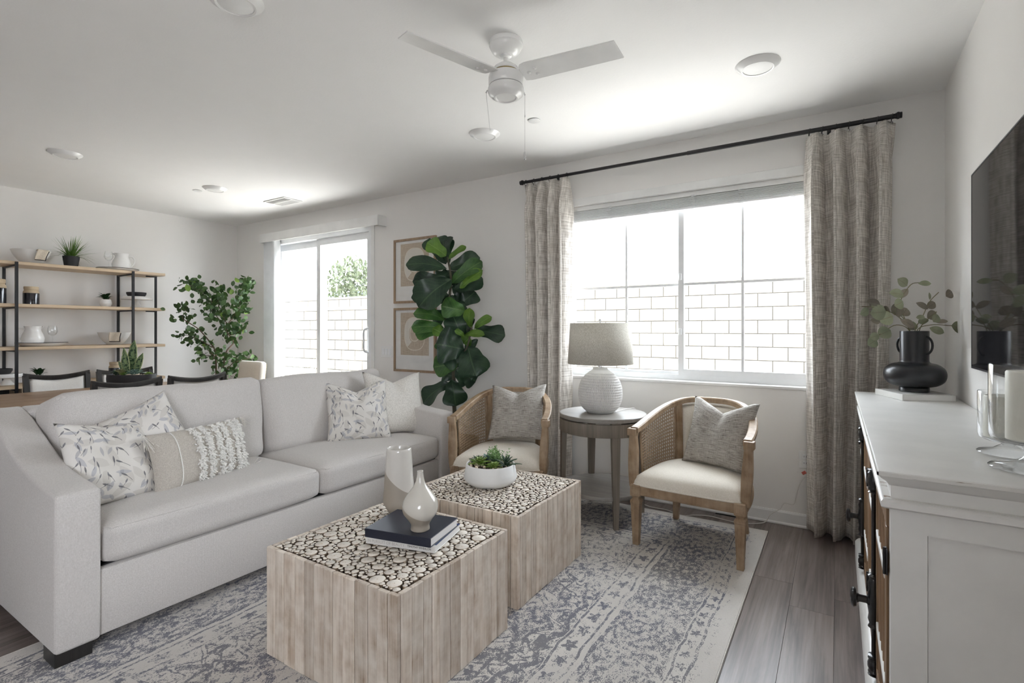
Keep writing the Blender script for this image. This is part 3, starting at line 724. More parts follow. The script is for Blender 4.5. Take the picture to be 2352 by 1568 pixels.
def pillow_fn(w, h, t, chop=0, pinch=.09, wr=.006, seed=0, n=26):
    m = MB()
    for side in (-1, 1):
        def fn(a, b):
            u = (a * 2 - 1); v = b * 2 - 1
            u = math.copysign(abs(u) ** .85, u); v = math.copysign(abs(v) ** .85, v)
            x = w / 2 * u * (1 - pinch * (1 - v * v) * u * u); z = h / 2 * v * (1 - pinch * (1 - u * u) * v * v)
            th = t / 2 * max(0, (1 - u ** 4) * (1 - v ** 4)) ** .5 * (.42 + .58 * ((1 - u * u) * (1 - v * v)) ** .35)
            if chop:
                k = max(0, 1 - abs(u) / .85) * smooth01((v + .35) / 1.35)
                z -= chop * h * k; x += -.10 * w * u * smooth01((v - .2) / .8) * (1 - abs(u)) * 1.2
                th *= 1 - .55 * math.exp(-(u / .16) ** 2) * smooth01((v + .1) / 1.0)
                th *= 1 + .25 * math.exp(-((abs(u) - .5) / .25) ** 2) * smooth01(v)
            q = Vector((x * 6 + seed, side * 3, z * 6))
            y = side * th + wr * noise.noise(q) * (1 - max(abs(u), abs(v)) ** 4)
            return Vector((x, y, z))
        m.grid(fn, n, n)
    bmesh.ops.remove_doubles(m.bm, verts=m.bm.verts[:], dist=1e-5)
    return m
def place(o, loc, yaw, lean=0, roll=0):
    o.location = loc
    o.rotation_euler = (Matrix.Rotation(R(yaw), 4, 'Z') @ Matrix.Rotation(R(-lean), 4, 'X') @ Matrix.Rotation(R(roll), 4, 'Y')).to_euler()
    return o
# ---------------------------------------------------------------- rug
RUGC = (-1.61, 2.0); RT = .008
rug = thing('area_rug', 'distressed cream and slate-blue oriental rug under the sofa and coffee tables', 'rug', (RUGC[0], RUGC[1], 0))
MB().box(-RUGX / 2 + .006, RUGX / 2 - .006, -RUGY / 2 + .006, RUGY / 2 - .006, .0005, RT, .002).put('pile', M['rug'], rug, smooth=False)
m = MB(); a, b = RUGX / 2 - .004, RUGY / 2 - .004
m.tube([(-a, -b, .0045), (a, -b, .0045), (a, b, .0045), (-a, b, .0045)], .0038, 6, closed=True)
m.put('binding', M['creamcush'], rug)
# ---------------------------------------------------------------- sofa
sofa = thing('sofa', 'long oatmeal linen sofa with sloping arms and two seat cushions', 'sofa', (-3.05, 1.93, RT)); so = sofa.location.copy()
armp = [(-2.545, .058), (-2.54, .675), (-2.60, .686), (-2.72, .694), (-2.85, .712), (-2.98, .744), (-3.10, .788), (-3.22, .836), (-3.33, .882), (-3.43, .915), (-3.52, .930), (-3.575, .925), (-3.59, .058)]
for y0, y1 in ((.722, .872), (3.0, 3.15)):
    m = MB(); xz_prism(m, armp, y0, y1, .016, 3); m.put('arm', M['sofa'], sofa, off=so)
m = MB()
for x0, x1, y0, y1 in ((-3.50, -2.565, .868, 3.004),):
    m.box(x0, x1, y0, y1, .058, .333, .012, 2)
m.put('base', M['sofa'], sofa, off=so)
MB().box(-3.45, -2.60, .875, 2.996, .333, .339).put('gap_shade', M['dkslot'], sofa, smooth=False, off=so)  # dark sheet added as painted shade in the gap under the seat cushions
MB().box(-3.59, -3.40, .866, 3.006, .058, .925, .025, 3).put('back_rail', M['sofa'], sofa, off=so)
for k, (y0, y1) in enumerate(((.878, 1.937), (1.943, 2.994))):
    m = MB(); softbox(m, ((-2.545 - 3.40) / 2, (y0 + y1) / 2, .425), (.4275, (y1 - y0) / 2, .085), .045, (.0, .0, .026), 14, wr=.004, seed=k * 9)
    o = m.put('seat_cushion', M['sofa'], sofa, off=so, ang=0)
    s = MB(); xx = -2.556
    s.tube([(xx - .03, y0 + .012, .4965), (xx, y0 + .03, .4945), (xx, y1 - .03, .4945), (xx - .03, y1 - .012, .4965)], .0022, 5); q = s.put('seam', M['sofa'], o, off=so)
for k, (y0, y1) in enumerate(((.885, 1.955), (1.965, 2.99))):
    m = MB(); mt = Matrix.Translation((-3.245, (y0 + y1) / 2, .742)) @ Matrix.Rotation(R(-11), 4, 'Y')
    softbox(m, (0, 0, 0), (.105, (y1 - y0) / 2, .250), .06, (.035, .0, .006), 14, mt, wr=.018, seed=20 + k * 7)
    o = m.put('back_cushion', M['sofa'], sofa, off=so, ang=0)
for x, y in ((-2.616, .785), (-3.52, .785), (-2.616, 3.085), (-3.52, 3.085)):
    m = MB(); m.prism([(x - .062, y - .06), (x + .062, y - .06), (x + .062, y + .06), (x - .062, y + .06)], .0, .0575, .002, 1); m.put('foot', M['dkwood'], sofa, smooth=False, off=(so[0], so[1], 0))
# ---------------------------------------------------------------- throw pillows on the sofa
o = tag(pillow_fn(.42, .42, .15, .03, wr=.012, seed=2).put('throw_pillow', M['botanical'], ang=0), 'botanical print pillow leaning against the near sofa arm', 'pillow', 'pillows on the sofa')
place(o, PIL[0][0], *PIL[0][1])
o = tag(pillow_fn(.41, .41, .13, 0, wr=.01, seed=5).put('throw_pillow', M['botanical'], ang=0), 'botanical print pillow tipped up on its corner behind the other at the near arm', 'pillow', 'pillows on the sofa')
place(o, PIL[1][0], *PIL[1][1])
o = tag(pillow_fn(.46, .46, .15, .15, wr=.01, seed=8).put('throw_pillow', M['botanical'], ang=0), 'botanical print pillow with a chopped top at the far sofa arm', 'pillow', 'pillows on the sofa')
place(o, PIL[2][0], *PIL[2][1])
o = tag(pillow_fn(.50, .50, .16, .13, wr=.01, seed=11).put('throw_pillow', M['creamcush'], ang=0), 'plain cream pillow with a chopped top in the far corner of the sofa', 'pillow', 'pillows on the sofa')
place(o, PIL[3][0], *PIL[3][1])
lum = thing('lumbar_pillow', 'taupe lumbar pillow with shaggy white fringe bands and corner tassels', 'pillow', group='pillows on the sofa')
LW, LH, LT = .56, .31, .15
pillow_fn(LW, LH, LT, 0, .07, .004, 3).put('cover', M['taupe'], lum, ang=0)
def lsurf(u, v, push=.0):
    x = LW / 2 * u * (1 - .07 * (1 - v * v) * u * u); z = LH / 2 * v * (1 - .07 * (1 - u * u) * v * v)
    th = LT / 2 * max(0, (1 - u ** 4) * (1 - v ** 4)) ** .5 * (.42 + .58 * ((1 - u * u) * (1 - v * v)) ** .35)
    return Vector((x, -th - push, z))
rn = random.Random(4)
for band in (-.20, .0, .22, .40, .64, .80):
    m = MB()
    for k in range(230):
        v = rn.uniform(-.98, .98); u = band + rn.gauss(0, .034)
        p = lsurf(u, v); nrm = Vector((rn.gauss(0, .45) + .2, -1, rn.gauss(0, .5))).normalized(); ln = rn.uniform(.010, .022)
        m.tube([p + Vector((0, .002, 0)), p + nrm * ln * .6, p + nrm * ln + Vector((rn.gauss(0, .004), 0, -.005))], [.0035, .0046, .0022], 4)
    stuff(m.put('fringe_band', M['fringe'], lum))
m = MB()
for k in range(64):
    v = -.94 + 1.88 * k / 63; p = lsurf(-.58, v, .001)
    m.sphere(p, .0042, 5, 3, (.8, .7, 1.0 if k % 2 else .7))
stuff(m.put('braid', M['fringe'], lum))
for (u, v, dx, dz) in ((-1, 1, .018, -.07), (-1, -1, .06, -.03), (1, -1, .06, .01), (1, 1, .01, -.05)):
    m = MB(); p0 = Vector((u * LW / 2, 0, v * LH / 2)); m.sphere(p0 + Vector((dx, 0, dz)) * .12, .008, 7, 5)
    for k in range(34):
        d = Vector((dx + rn.gauss(0, .014), -.012 + rn.gauss(0, .012), dz + rn.gauss(0, .012)))
        m.tube([p0 + d * .1, p0 + d * .55 + Vector((0, rn.gauss(0, .003), .004)), p0 + d], .0015, 4)
    m.put('tassel', M['creamcush'], lum)
place(lum, PIL[4][0], *PIL[4][1])
# ---------------------------------------------------------------- coffee tables of planks and log ends
def pack(w, h, seed, classes):
    rn = random.Random(seed); cell = .064; grid = {}; out = []
    def ok(x, y, r):
        i, j = int(x / cell), int(y / cell)
        for a in (i - 1, i, i + 1):
            for b in (j - 1, j, j + 1):
                for X, Y, Q in grid.get((a, b), ()):
                    if (X - x) ** 2 + (Y - y) ** 2 < (Q + r + .0008) ** 2: return False
        return True
    for cnt, r0, r1, tries in classes:
        k = 0
        for _ in range(tries):
            r = rn.uniform(r0, r1); x = rn.uniform(r, w - r); y = rn.uniform(r, h - r)
            if ok(x, y, r):
                grid.setdefault((int(x / cell), int(y / cell)), []).append((x, y, r)); out.append((x, y, r)); k += 1
                if k >= cnt: break
    res = []
    for i, (x, y, r) in enumerate(out):      # swell each log until it meets its neighbours or the rim
        lim = min(x, y, w - x, h - y, r * 1.45); ci, cj = int(x / cell), int(y / cell)
        for a in (ci - 1, ci, ci + 1):
            for b in (cj - 1, cj, cj + 1):
                for X, Y, Q in grid.get((a, b), ()):
                    if X == x and Y == y: continue
                    lim = min(lim, math.hypot(X - x, Y - y) - Q - .0007)
        lst = grid[(ci, cj)]; k = next(q for q in range(len(lst)) if lst[q][0] == x and lst[q][1] == y); r = max(r, lim); lst[k] = (x, y, r); res.append((x, y, r))
    return res
slice_proto = None
def coffee_table(x0, x1, y0, y1, label, seed, classes):
    global slice_proto
    cx, cy = (x0 + x1) / 2, (y0 + y1) / 2; w, h = x1 - x0, y1 - y0; H = .445 - RT
    t = thing('coffee_table', label, 'table', (cx, cy, RT), 0, 'block coffee tables'); rn = random.Random(seed)
    MB().box(-w / 2 + .021, w / 2 - .021, -h / 2 + .021, h / 2 - .021, .02, H - .017).put('core', M['resin'], t, smooth=False)
    def side(n, ln, fn):
        cuts = [0]; 
        ws = [rn.uniform(.75, 1.25) for _ in range(n)]; s = sum(ws)
        for q in ws: cuts.append(cuts[-1] + q / s * ln)
        for a, b in zip(cuts, cuts[1:]):
            pr = rn.uniform(-.0012, .0012); z0 = rn.uniform(0, .004); z1 = H - rn.uniform(0, .0025)
            wd = (b - a) / 2 - .0015; m = MB().box(-wd, wd, -.0095 - pr, .0095, z0, z1, .0022)
            o = m.put('plank', M['plank'], t, smooth=False); loc, rz = fn((a + b) / 2); o.location = loc; o.rotation_euler = (0, 0, rz)
    side(13, w, lambda s: ((-w / 2 + s, -h / 2 + .0105, 0), 0)); side(13, w, lambda s: ((w / 2 - s, h / 2 - .0105, 0), PI))
    hh = h - .042
    side(12, hh, lambda s: ((w / 2 - .0105, -hh / 2 + s, 0), PI / 2)); side(12, hh, lambda s: ((-w / 2 + .0105, hh / 2 - s, 0), -PI / 2))
    iw, ih = w - .045, h - .045; cs = pack(iw, ih, seed, classes); cs.sort(key=lambda q: -q[2])
    if slice_proto is None:
        m = MB(); g = bmesh.new(); n = 18
        prof = [(1, -.018), (1.0, -.0012), (.97, 0), (.06, 0)]
        for v in range(1): m.lathe(prof, n)
        for v in m.bm.verts:
            a = math.atan2(v.co.y, v.co.x); k = 1 + .035 * math.sin(2 * a + 1) + .025 * math.sin(3 * a); v.co.x *= k; v.co.y *= k
        slice_proto = m.put('log_slice', M['slice'], t, ang=50); first = slice_proto
        g.free()
    else: first = None
    fill = MB()
    for i, (x, y, r) in enumerate(cs):
        p = (x - iw / 2, y - ih / 2, H - .001 + rn.uniform(-.0010, .0006))
        if i < 300:
            if first is not None and i == 0: o = first
            else: o = slice_proto.copy(); C.objects.link(o); o.parent = t
            o.location = p; o.scale = (r, r, 1); o.rotation_euler = (rn.gauss(0, .006), rn.gauss(0, .006), rn.uniform(0, 6.28))
        else:
            fill.lathe([(r, -.016), (r, -.0008), (r * .94, 0), (r * .1, 0)], 9, p)
    stuff(fill.put('small_log_slices', M['slicefill'], t, ang=50))
    return t
CL = [(44, .022, .030, 900), (90, .015, .020, 4000), (140, .010, .0145, 9000), (260, .0065, .009, 14000), (420, .004, .006, 20000)]
coffee_table(-1.951, -1.221, 1.218, 1.893, 'nearer whitewashed block coffee table holding the books and vases', 11, CL)
CL2 = [(16, .020, .026, 500), (70, .014, .018, 3500), (200, .0095, .0135, 9000), (320, .0065, .009, 16000), (420, .004, .006, 20000)]
coffee_table(-1.990, -1.258, 2.035, 2.735, 'farther whitewashed block coffee table holding the succulent bowl', 23, CL2)
TT = .4465
# books
def book(name, label, loc, rz, w, d, h, cover, group=None, jacket=None, overhang=.004):
    """spine on the -y side, width w along x, depth d along y"""
    t = thing(name, label, 'book', loc, rz, group)
    m = MB().box(-w / 2, w / 2, -d / 2, d / 2, 0, .0028, .0008).box(-w / 2, w / 2, -d / 2, d / 2, h - .0028, h, .0008).box(-w / 2, w / 2, -d / 2 - .003, -d / 2 + .003, 0, h, .0015)
    m.put('cover', cover, t, smooth=False)
    MB().box(-w / 2 + overhang, w / 2 - overhang, -d / 2 + .003, d / 2 - overhang, .0028, h - .0028).put('pages', M['page'], t, smooth=False)
    if jacket: MB().box(-w / 2, w / 2, -d / 2 + .012, d / 2, h - .0004, h + .0004).put('jacket_front', jacket, t, smooth=False)
    return t
def text(body, mat, parent, loc, rot, size, name='lettering', sx=1):
    c = bpy.data.curves.new(name, 'FONT'); c.body = body; c.size = size; c.extrude = .00015; c.align_x = 'LEFT'; c.align_y = 'CENTER'
    tmp = bpy.data.objects.new(name, c); me = bpy.data.meshes.new_from_object(tmp); bpy.data.objects.remove(tmp); me.materials.clear(); me.materials.append(mat); o = bpy.data.objects.new(name, me); C.objects.link(o); o.parent = parent; o.location = loc; o.rotation_euler = rot; o.scale = (sx, 1, 1); return o
ba = math.atan2(1.535 - 1.457, -1.319 + 1.624)
bt = book('coffee_table_book', 'white spined book with blue jacket, lower of the two on the nearer coffee table', (-1.511, 1.612, TT), ba, .312, .245, .027, M['whitebook'], 'books on the coffee table', M['bluejacket'])
text('IN PURSUIT OF BEAUTY', M['palegrey'], bt, (-.148, -.1260, .0135), (R(90), 0, 0), .0165, sx=.98)
text('TIMOTHY WHEALON', M['ink'], bt, (.036, -.1260, .0135), (R(90), 0, 0), .0118, sx=.92)
text('BEAUTY', M['paleblue'], bt, (.125, -.06, .0276), (0, 0, R(90)), .032, sx=.9)
bt2 = book('coffee_table_book', 'navy cloth book, upper of the two on the nearer coffee table', (-1.507, 1.596, TT + .0275), ba - R(2.5), .305, .235, .036, M['bluebook'], 'books on the coffee table')
BT = TT + .0275 + .036
def dipped(name, prof, tilt, zc, lo, hi, c=(0, 0)):
    """glossy glaze above a slanting dip line, matt clay below"""
    m, nt, b = newmat(name); tc = nt.nodes.new('ShaderNodeTexCoord'); sp = N(nt, 'ShaderNodeSeparateXYZ'); L(nt, tc.outputs['Object'], sp.inputs[0])
    k = mth(nt, 'GREATER_THAN', mth(nt, 'ADD', sp.outputs[2], mth(nt, 'ADD', mth(nt, 'MULTIPLY', sp.outputs[0], tilt[0]), mth(nt, 'MULTIPLY', sp.outputs[1], tilt[1]))), zc)
    f = nz(nt, mapv(nt, 'Object', (30, 30, 60)), 1, 3)
    L(nt, mix(nt, k, lo, mix(nt, mth(nt, 'MULTIPLY', f, .2), hi, tuple(x * .8 for x in hi))), b.inputs['Base Color'])
    L(nt, mth(nt, 'SUBTRACT', .6, mth(nt, 'MULTIPLY', k, .45)), b.inputs['Roughness']); L(nt, mth(nt, 'MULTIPLY', k, .5), b.inputs['Coat Weight']); return m
clay = (.37, .325, .27); glaze = (.66, .63, .565)
mv1 = dipped('dipped_glaze_tall', None, (.80, .25), .165, clay, (.70, .67, .62)); mv2 = dipped('dipped_glaze_round', None, (.52, .12), .072, (.37, .325, .265), glaze)
def smoothprof(p, n=6): return [(max(q.x, 0.0005), q.z) for q in catmull([(r, 0, z) for r, z in p], n)]
t = thing('tall_vase', 'tall tapered two-tone vase standing behind the books', 'vase', (-1.765, 1.775, TT))
m = MB(); m.lathe([(.040, 0), (.047, .008), (.074, .055), (.0735, .075), (.066, .19), (.0585, .30), (.0575, .309), (.055, .312), (.0525, .308), (.056, .25), (.06, .1), (.04, .02)], 40)
m.put('body', mv1, t)
t = thing('bud_vase', 'round two-tone bud vase with narrow neck on the navy book', 'vase', (-1.432, 1.560, BT))
m = MB(); m.lathe(smoothprof([(.036, 0), (.0385, .004), (.037, .022), (.047, .04), (.067, .068), (.0725, .095), (.066, .122), (.046, .152), (.025, .18), (.0155, .205), (.0125, .228), (.0125, .236), (.0105, .238), (.0095, .232), (.0095, .19)], 5), 40)
m.put('body', mv2, t)
# ---------------------------------------------------------------- leaves
def leaf(m, B, Tip, w, outline, nrm=(0, -1, 0), bend=0.0, fold=.0, wave=0.0, seed=0, nu=8, nv=4):
    B, Tip = Vector(B), Vector(Tip); Td = Tip - B; ln = Td.length
    if ln < 1e-6: return
    Td.normalize(); n = Vector(nrm); S = Td.cross(n)
    if S.length < 1e-3: S = Td.cross(Vector((1, 0, .3)))
    S.normalize(); n = S.cross(Td).normalized()
    def fn(u, v):
        a = (v - .5) * 2; hw = table(outline, u) * w / 2
        return B + Td * (u * ln) + S * (a * hw) + n * (bend * ln * math.sin(u * PI) - bend * ln * u * u * .6 + fold * abs(a) * hw + wave * w * math.sin(u * 9 + seed + a * 1.5) * abs(a))
    m.grid(fn, nu, nv)
FIG = [(0, .03), (.06, .28), (.16, .55), (.3, .62), (.45, .72), (.62, .93), (.76, 1.0), (.88, .88), (.95, .55), (1, .06)]
OVAL = [(0, .05), (.08, .42), (.22, .80), (.42, 1.0), (.6, .97), (.78, .75), (.92, .38), (1, .03)]
LANCE = [(0, .35), (.2, .75), (.4, 1.0), (.6, .9), (.8, .6), (.93, .25), (1, .02)]
# succulent bowl
t = thing('succulent_bowl', 'low white bowl of mixed succulents and pebbles on the farther coffee table', 'bowl', (-1.668, 2.400, TT)); bo = t
bw = MB(); bw.lathe([(.092, 0), (.120, .004), (.142, .022), (.151, .040), (.147, .065), (.138, .112), (.1345, .117), (.130, .114), (.135, .085), (.135, .07)], 56, cap=False); 
bw.lathe([(.0005, .0), (.092, 0)], 56, cap=False)
bw.put('vessel', M['matt'], t)
MB().lathe([(.134, .090), (.09, .098), (.001, .102)], 30, cap=False).put('soil', M['soil'], t)
rn = random.Random(31); pp = None
for k in range(70):
    a = rn.uniform(0, 6.28); q = .124 * rn.random() ** .4
    if pp is None:
        mm = MB(); mm.sphere((0, 0, 0), 1, 8, 5, (1, .8, .65)); pp = mm.put('pebble', M['pebble'], t)
    else: pp = pp.copy(); C.objects.link(pp)
    s = rn.uniform(.006, .012); pp.location = (q * math.cos(a), q * math.sin(a), .101 + rn.uniform(0, .008)); pp.scale = (s, s, s); pp.rotation_euler = (rn.uniform(0, 6), rn.uniform(0, 6), 0)
def rosette(parent, c, rad, n, mat, up, wd, lay=4, seed=0, tilt=(0, 0), outline=LANCE, name='succulent'):
    rn = random.Random(seed); stem = MB(); stem.tube([c, (c[0], c[1], c[2] + rad * .35)], rad * .10, 6)
    st = stem.put(name, mat, parent)
    for k in range(n):
        a = k * 2.39996 + rn.uniform(-.1, .1); f = k / max(1, n - 1)          # inner leaves first
        el = R(lerp(78, up, f ** .8)); ln = rad * lerp(.45, 1.0, f ** .7)
        d = Vector((math.cos(a) * math.cos(el) + tilt[0], math.sin(a) * math.cos(el) + tilt[1], math.sin(el))).normalized()
        b0 = Vector(c) + Vector((0, 0, rad * .25 * (1 - f) + .002)); m = MB()
        nr = Vector((-math.cos(a) * math.sin(el), -math.sin(a) * math.sin(el), math.cos(el)))
        leaf(m, b0, b0 + d * ln, ln * wd, outline, nr, .10, .35, 0, 0, 6, 2)
        o = m.put('leaf', mat, st); s = o.modifiers.new('thickness', 'SOLIDIFY'); s.thickness = rad * .035
rosette(bo, (-.052, -.030, .092), .078, 22, M['succ'], 12, .34, seed=1)
rosette(bo, (-.100, .010, .090), .068, 20, M['succdk'], 12, .30, seed=2)
rosette(bo, (.050, -.035, .090), .060, 24, M['succ'], 14, .52, seed=3, outline=OVAL)
rosette(bo, (.095, .015, .094), .095, 18, M['succdk'], 16, .16, seed=4, tilt=(.2, 0))
rosette(bo, (-.060, .060, .094), .070, 18, M['succblue'], 15, .3, seed=6)
rosette(bo, (.015, .020, .092), .050, 18, M['succdk'], 15, .4, seed=7)
m = MB(); rn = random.Random(9)
for k in range(42):
    a = rn.uniform(0, 6.28); q = rn.uniform(0, .06); b0 = Vector((.0 + q * math.cos(a), .055 + q * .6 * math.sin(a), .092)); tp = b0 + Vector((rn.gauss(0, .018), rn.gauss(0, .018), rn.uniform(.055, .10)))
    for j in range(16):
        f = .35 + .65 * j / 15; p = b0.lerp(tp, f); d = Vector((rn.gauss(0, 1), rn.gauss(0, 1), .7)).normalized()
        leaf(m, p, p + d * .013, .006, OVAL, Vector((rn.gauss(0, 1), rn.gauss(0, 1), 1)), 0, 0, 0, 0, 3, 1)
stuff(m.put('sedum_sprigs', M['sedum'], bo, ang=0))
# ---------------------------------------------------------------- cane barrel chairs
def arc_pt(a):
    """plan of the back rail, a: 0 at the right arm end, 1 at the left arm end"""
    th = a * PI; c, s = math.cos(th), math.sin(th)
    x = .325 * math.copysign(abs(c) ** .62, c); y = -.235 + .575 * max(0, s) ** .80
    return x, y
def arc_z(a): return .690 + .145 * max(0, math.sin(a * PI)) ** 1.15
def barrel_chair(label, loc, rz):
    t = thing('barrel_chair', label, 'chair', loc, rz, 'cane barrel chairs')
    cw = M['chairwood']
    NS = 40; fr = []
    samples = [i / NS for i in range(NS + 1)]
    def frame(a, z):
        x, y = arc_pt(a); x2, y2 = arc_pt(min(1, a + .004)); x1, y1 = arc_pt(max(0, a - .004)); tx, ty = x2 - x1, y2 - y1; l = math.hypot(tx, ty) or 1
        nx_, ny_ = ty / l, -tx / l        # outward
        if nx_ * x + ny_ * (y + .1) < 0: nx_, ny_ = -nx_, -ny_
        return (x, y, z), (nx_, ny_, 0), (0, 0, 1)
    prof = [(-.024, -.018), (.018, -.018), (.026, -.008), (.026, .010), (.020, .017), (-.018, .017), (-.024, .010)]
    m = MB(); m.sweep([frame(a, arc_z(a)) for a in samples], prof); m.put('top_rail', cw, t)
    # seat rail round the back, and straight front rail
    m = MB(); m.sweep([((lambda x, y: ((x * .95, y * .97, .335)))(*arc_pt(a)), frame(a, 0)[1], (0, 0, 1)) for a in samples], [(-.018, -.030), (.016, -.030), (.020, -.01), (.020, .02), (.014, .030), (-.018, .030)])
    m.put('seat_rail', cw, t)
    m = MB().box(-.275, .275, -.292, -.258, .305, .362, .004, 2).box(-.275, .275, -.2945, -.29, .311, .318, .001); m.put('front_rail', cw, t, smooth=False)
    # arm posts: gently S-curved
    for s in (1, -1):
        m = MB(); fs = []
        for k in range(11):
            f = k / 10; z = .345 + f * .335; y = -.238 - .030 * math.sin((1 - f) * PI * .9) * (1 - f) * 1.2 + .010 * math.sin(f * PI); w = .020 + .006 * math.sin(f * PI) ** 2 + .004 * (1 - f)
            fs.append(((s * (.332 - .012 * (1 - f)), y, z), (w / .02, 0, 0), (0, 1, 0)))
        m.sweep(fs, [(-.020, -.018), (-.014, -.024), (.014, -.024), (.020, -.018), (.020, .022), (-.020, .022)])
        m.box(s * .335 - .027, s * .335 + .027, -.264, -.206, .655, .700, .004, 2)
        m.put('arm_post', cw, t)
        a0 = .335 if s > 0 else .665
        m = MB(); m.sweep([((lambda fx: (arc_pt(a0)[0] * fx, arc_pt(a0)[1] * (.97 + .03 * f), .35 + f * (arc_z(a0) - .36)))(.95 + .05 * f), frame(a0, 0)[1], (-frame(a0, 0)[1][1], frame(a0, 0)[1][0], 0)) for f in [q / 6 for q in range(7)]], [(-.022, -.022), (.016, -.022), (.016, .022), (-.022, .022)])
        m.put('back_post', cw, t)
        # cane panel between arm post and back post, framed by slim beads
        aa = (.035, .315) if s > 0 else (.965, .685)
        def pt(u, v, push=0):
            a = lerp(aa[0], aa[1], u); k = .955 + .045 * v; x, y = arc_pt(a); n_ = frame(a, 0)[1]; z0 = .372; z1 = arc_z(a) - .022
            return Vector((x * k + n_[0] * push, y * (.97 + .03 * v) + n_[1] * push, lerp(z0, z1, v)))
        m = MB(); NU, NV = 17, 17; r_ = .0016
        for i in range(NU + 1):
            for dlt in (-.008, .008):
                u = min(1, max(0, i / NU + dlt)); m.tube([pt(u, q / 6, .0005) for q in range(7)], r_, 4, cap=False)
        for j in range(NV + 1):
            for dlt in (-.008, .008):
                v = min(1, max(0, j / NV + dlt)); m.tube([pt(q / 10, v, -.0008) for q in range(11)], r_, 4, cap=False)
        for k in range(-NV, NU + 1):
            for sg in (1, -1):
                p = []
                for q in range(11):
                    v = q / 10; u = (k + .5 + v * NV) / NU if sg > 0 else (k + .5 + (1 - v) * NV) / NU
                    if 0 <= u <= 1: p.append(pt(u, v, .0022 * sg))
                if len(p) > 1: m.tube(p, r_ * .9, 4, cap=False)
        m.put('cane_panel', M['cane'], t)
        m = MB(); edge = [pt(q / 10, 0.01) for q in range(11)] + [pt(1, q / 6) for q in range(1, 7)] + [pt(1 - q / 10, 1) for q in range(1, 11)] + [pt(0, 1 - q / 6) for q in range(1, 6)]
        m.tube(edge, .008, 6, closed=True); m.put('cane_bead', cw, t)
    # upholstered back between the back posts
    def bp(u, v, push):
        a = lerp(.355, .645, u); k = .955 + .045 * v; x, y = arc_pt(a); n_ = frame(a, 0)[1]; z1 = arc_z(a) - .03
        e = (max(0, 1 - (2 * u - 1) ** 6) * max(0, 1 - (2 * v - 1) ** 6)) ** .5
        return Vector((x * k + n_[0] * push * e, y * (.97 + .03 * v) + n_[1] * push * e, lerp(.40, z1, v)))
    m = MB(); m.grid(lambda u, v: bp(u, v, -.035), 14, 12); m.grid(lambda u, v: bp(u, v, .02), 14, 12); bmesh.ops.remove_doubles(m.bm, verts=m.bm.verts[:], dist=1e-5)
    o = m.put('back_pad', M['cream'], t, ang=0)
    m = MB(); m.tube([bp(q / 14, 0.02, 0) + Vector((0, -.012, 0)) for q in range(15)] + [bp(1, q / 8, 0) + Vector((0, -.012, 0)) for q in range(1, 9)] + [bp(1 - q / 14, 1, 0) + Vector((0, -.012, 0)) for q in range(1, 15)] + [bp(0, 1 - q / 8, 0) + Vector((0, -.012, 0)) for q in range(1, 8)], .0045, 6, closed=True)
    m.put('piping', M['cream'], o)
    # seat cushion
    def outline(a):
        if a < .62:
            f = a / .62; x, y = arc_pt(f); return x * .95, y * .94 - .0
        f = (a - .62) / .38
        return -.318 + .636 * f, -.298 + .02 * abs(2 * f - 1) ** 4
    def seat(u, v):
        x, y = outline(u); cx_, cy_ = 0, -.02
        prof = [(0, .362), (0.0, .372), (.012, .392), (.05, .418), (.16, .440), (.45, .455), (1, .460)]
        k = v * (len(prof) - 1); i = min(int(k), len(prof) - 2); f = k - i
        q = lerp(prof[i][0], prof[i + 1][0], f); z = lerp(prof[i][1], prof[i + 1][1], f)
        return Vector((lerp(x, cx_, q), lerp(y, cy_, q), z))
    m = MB(); vs = m.grid(seat, 72, 12, cu=True); m.fan([r[0] for r in vs]); bmesh.ops.remove_doubles(m.bm, verts=m.bm.verts[:], dist=1e-5)
    o = m.put('seat_cushion', M['cream'], t, ang=0)
    m = MB(); m.tube([Vector((*outline(k / 72), .366)) * 1.0 for k in range(72)], .0055, 6, closed=True); m.put('piping', M['cream'], o)
    # legs
    for s in (1, -1):
        m = MB(); x, y = s * .297, -.272
        m.box(x - .031, x + .031, y - .031, y + .031, .298, .366, .005, 2)
        m.sweep([((x, y, z), (w, 0, 0), (0, w, 0)) for z, w in ((.298, .026), (.290, .020), (.282, .020), (.272, .029), (.258, .030), (.252, .027), (.03, .0185), (.0, .018))], [(-1, -1), (1, -1), (1, 1), (-1, 1)])
        m.box(x - .020, x + .020, y - .0345, y - .030, .312, .354, .002)
        for z in (.30,): pass
        o = m.put('leg', cw, t, smooth=False)
        m = MB().box(x - .0185, x - .0135, y - .0295, y - .0265, .06, .245).box(x + .0135, x + .0185, y - .0295, y - .0265, .06, .245); 
        m.bm.free()
    for s in (1, -1):
        m = MB(); m.sweep([((s * (.205 + .02 * f * f), .245 + .045 * f * f, .335 - .335 * f), (lerp(.026, .017, f), 0, 0), (0, lerp(.026, .017, f), 0)) for f in [q / 6 for q in range(7)]], [(-1, -1), (1, -1), (1, 1), (-1, 1)])
        m.put('leg', cw, t, smooth=False)
    return t
M['cane'] = plain('woven_cane', (.36, .25, .15), .6)
barrel_chair('cane-sided barrel chair with cream seat nearer the white cabinet', (-.733, 3.325, RT), R(-2.2))
barrel_chair('cane-sided barrel chair with cream seat between the fig tree and side table', (-2.062, 3.165, RT), R(19.5))
o = tag(pillow_fn(.44, .44, .14, .16, wr=.01, seed=15).put('throw_pillow', M['tweed'], ang=0), 'grey tweed pillow tilted on the chair nearer the white cabinet', 'pillow', 'tweed chair pillows')
place(o, PIL[5][0], *PIL[5][1])
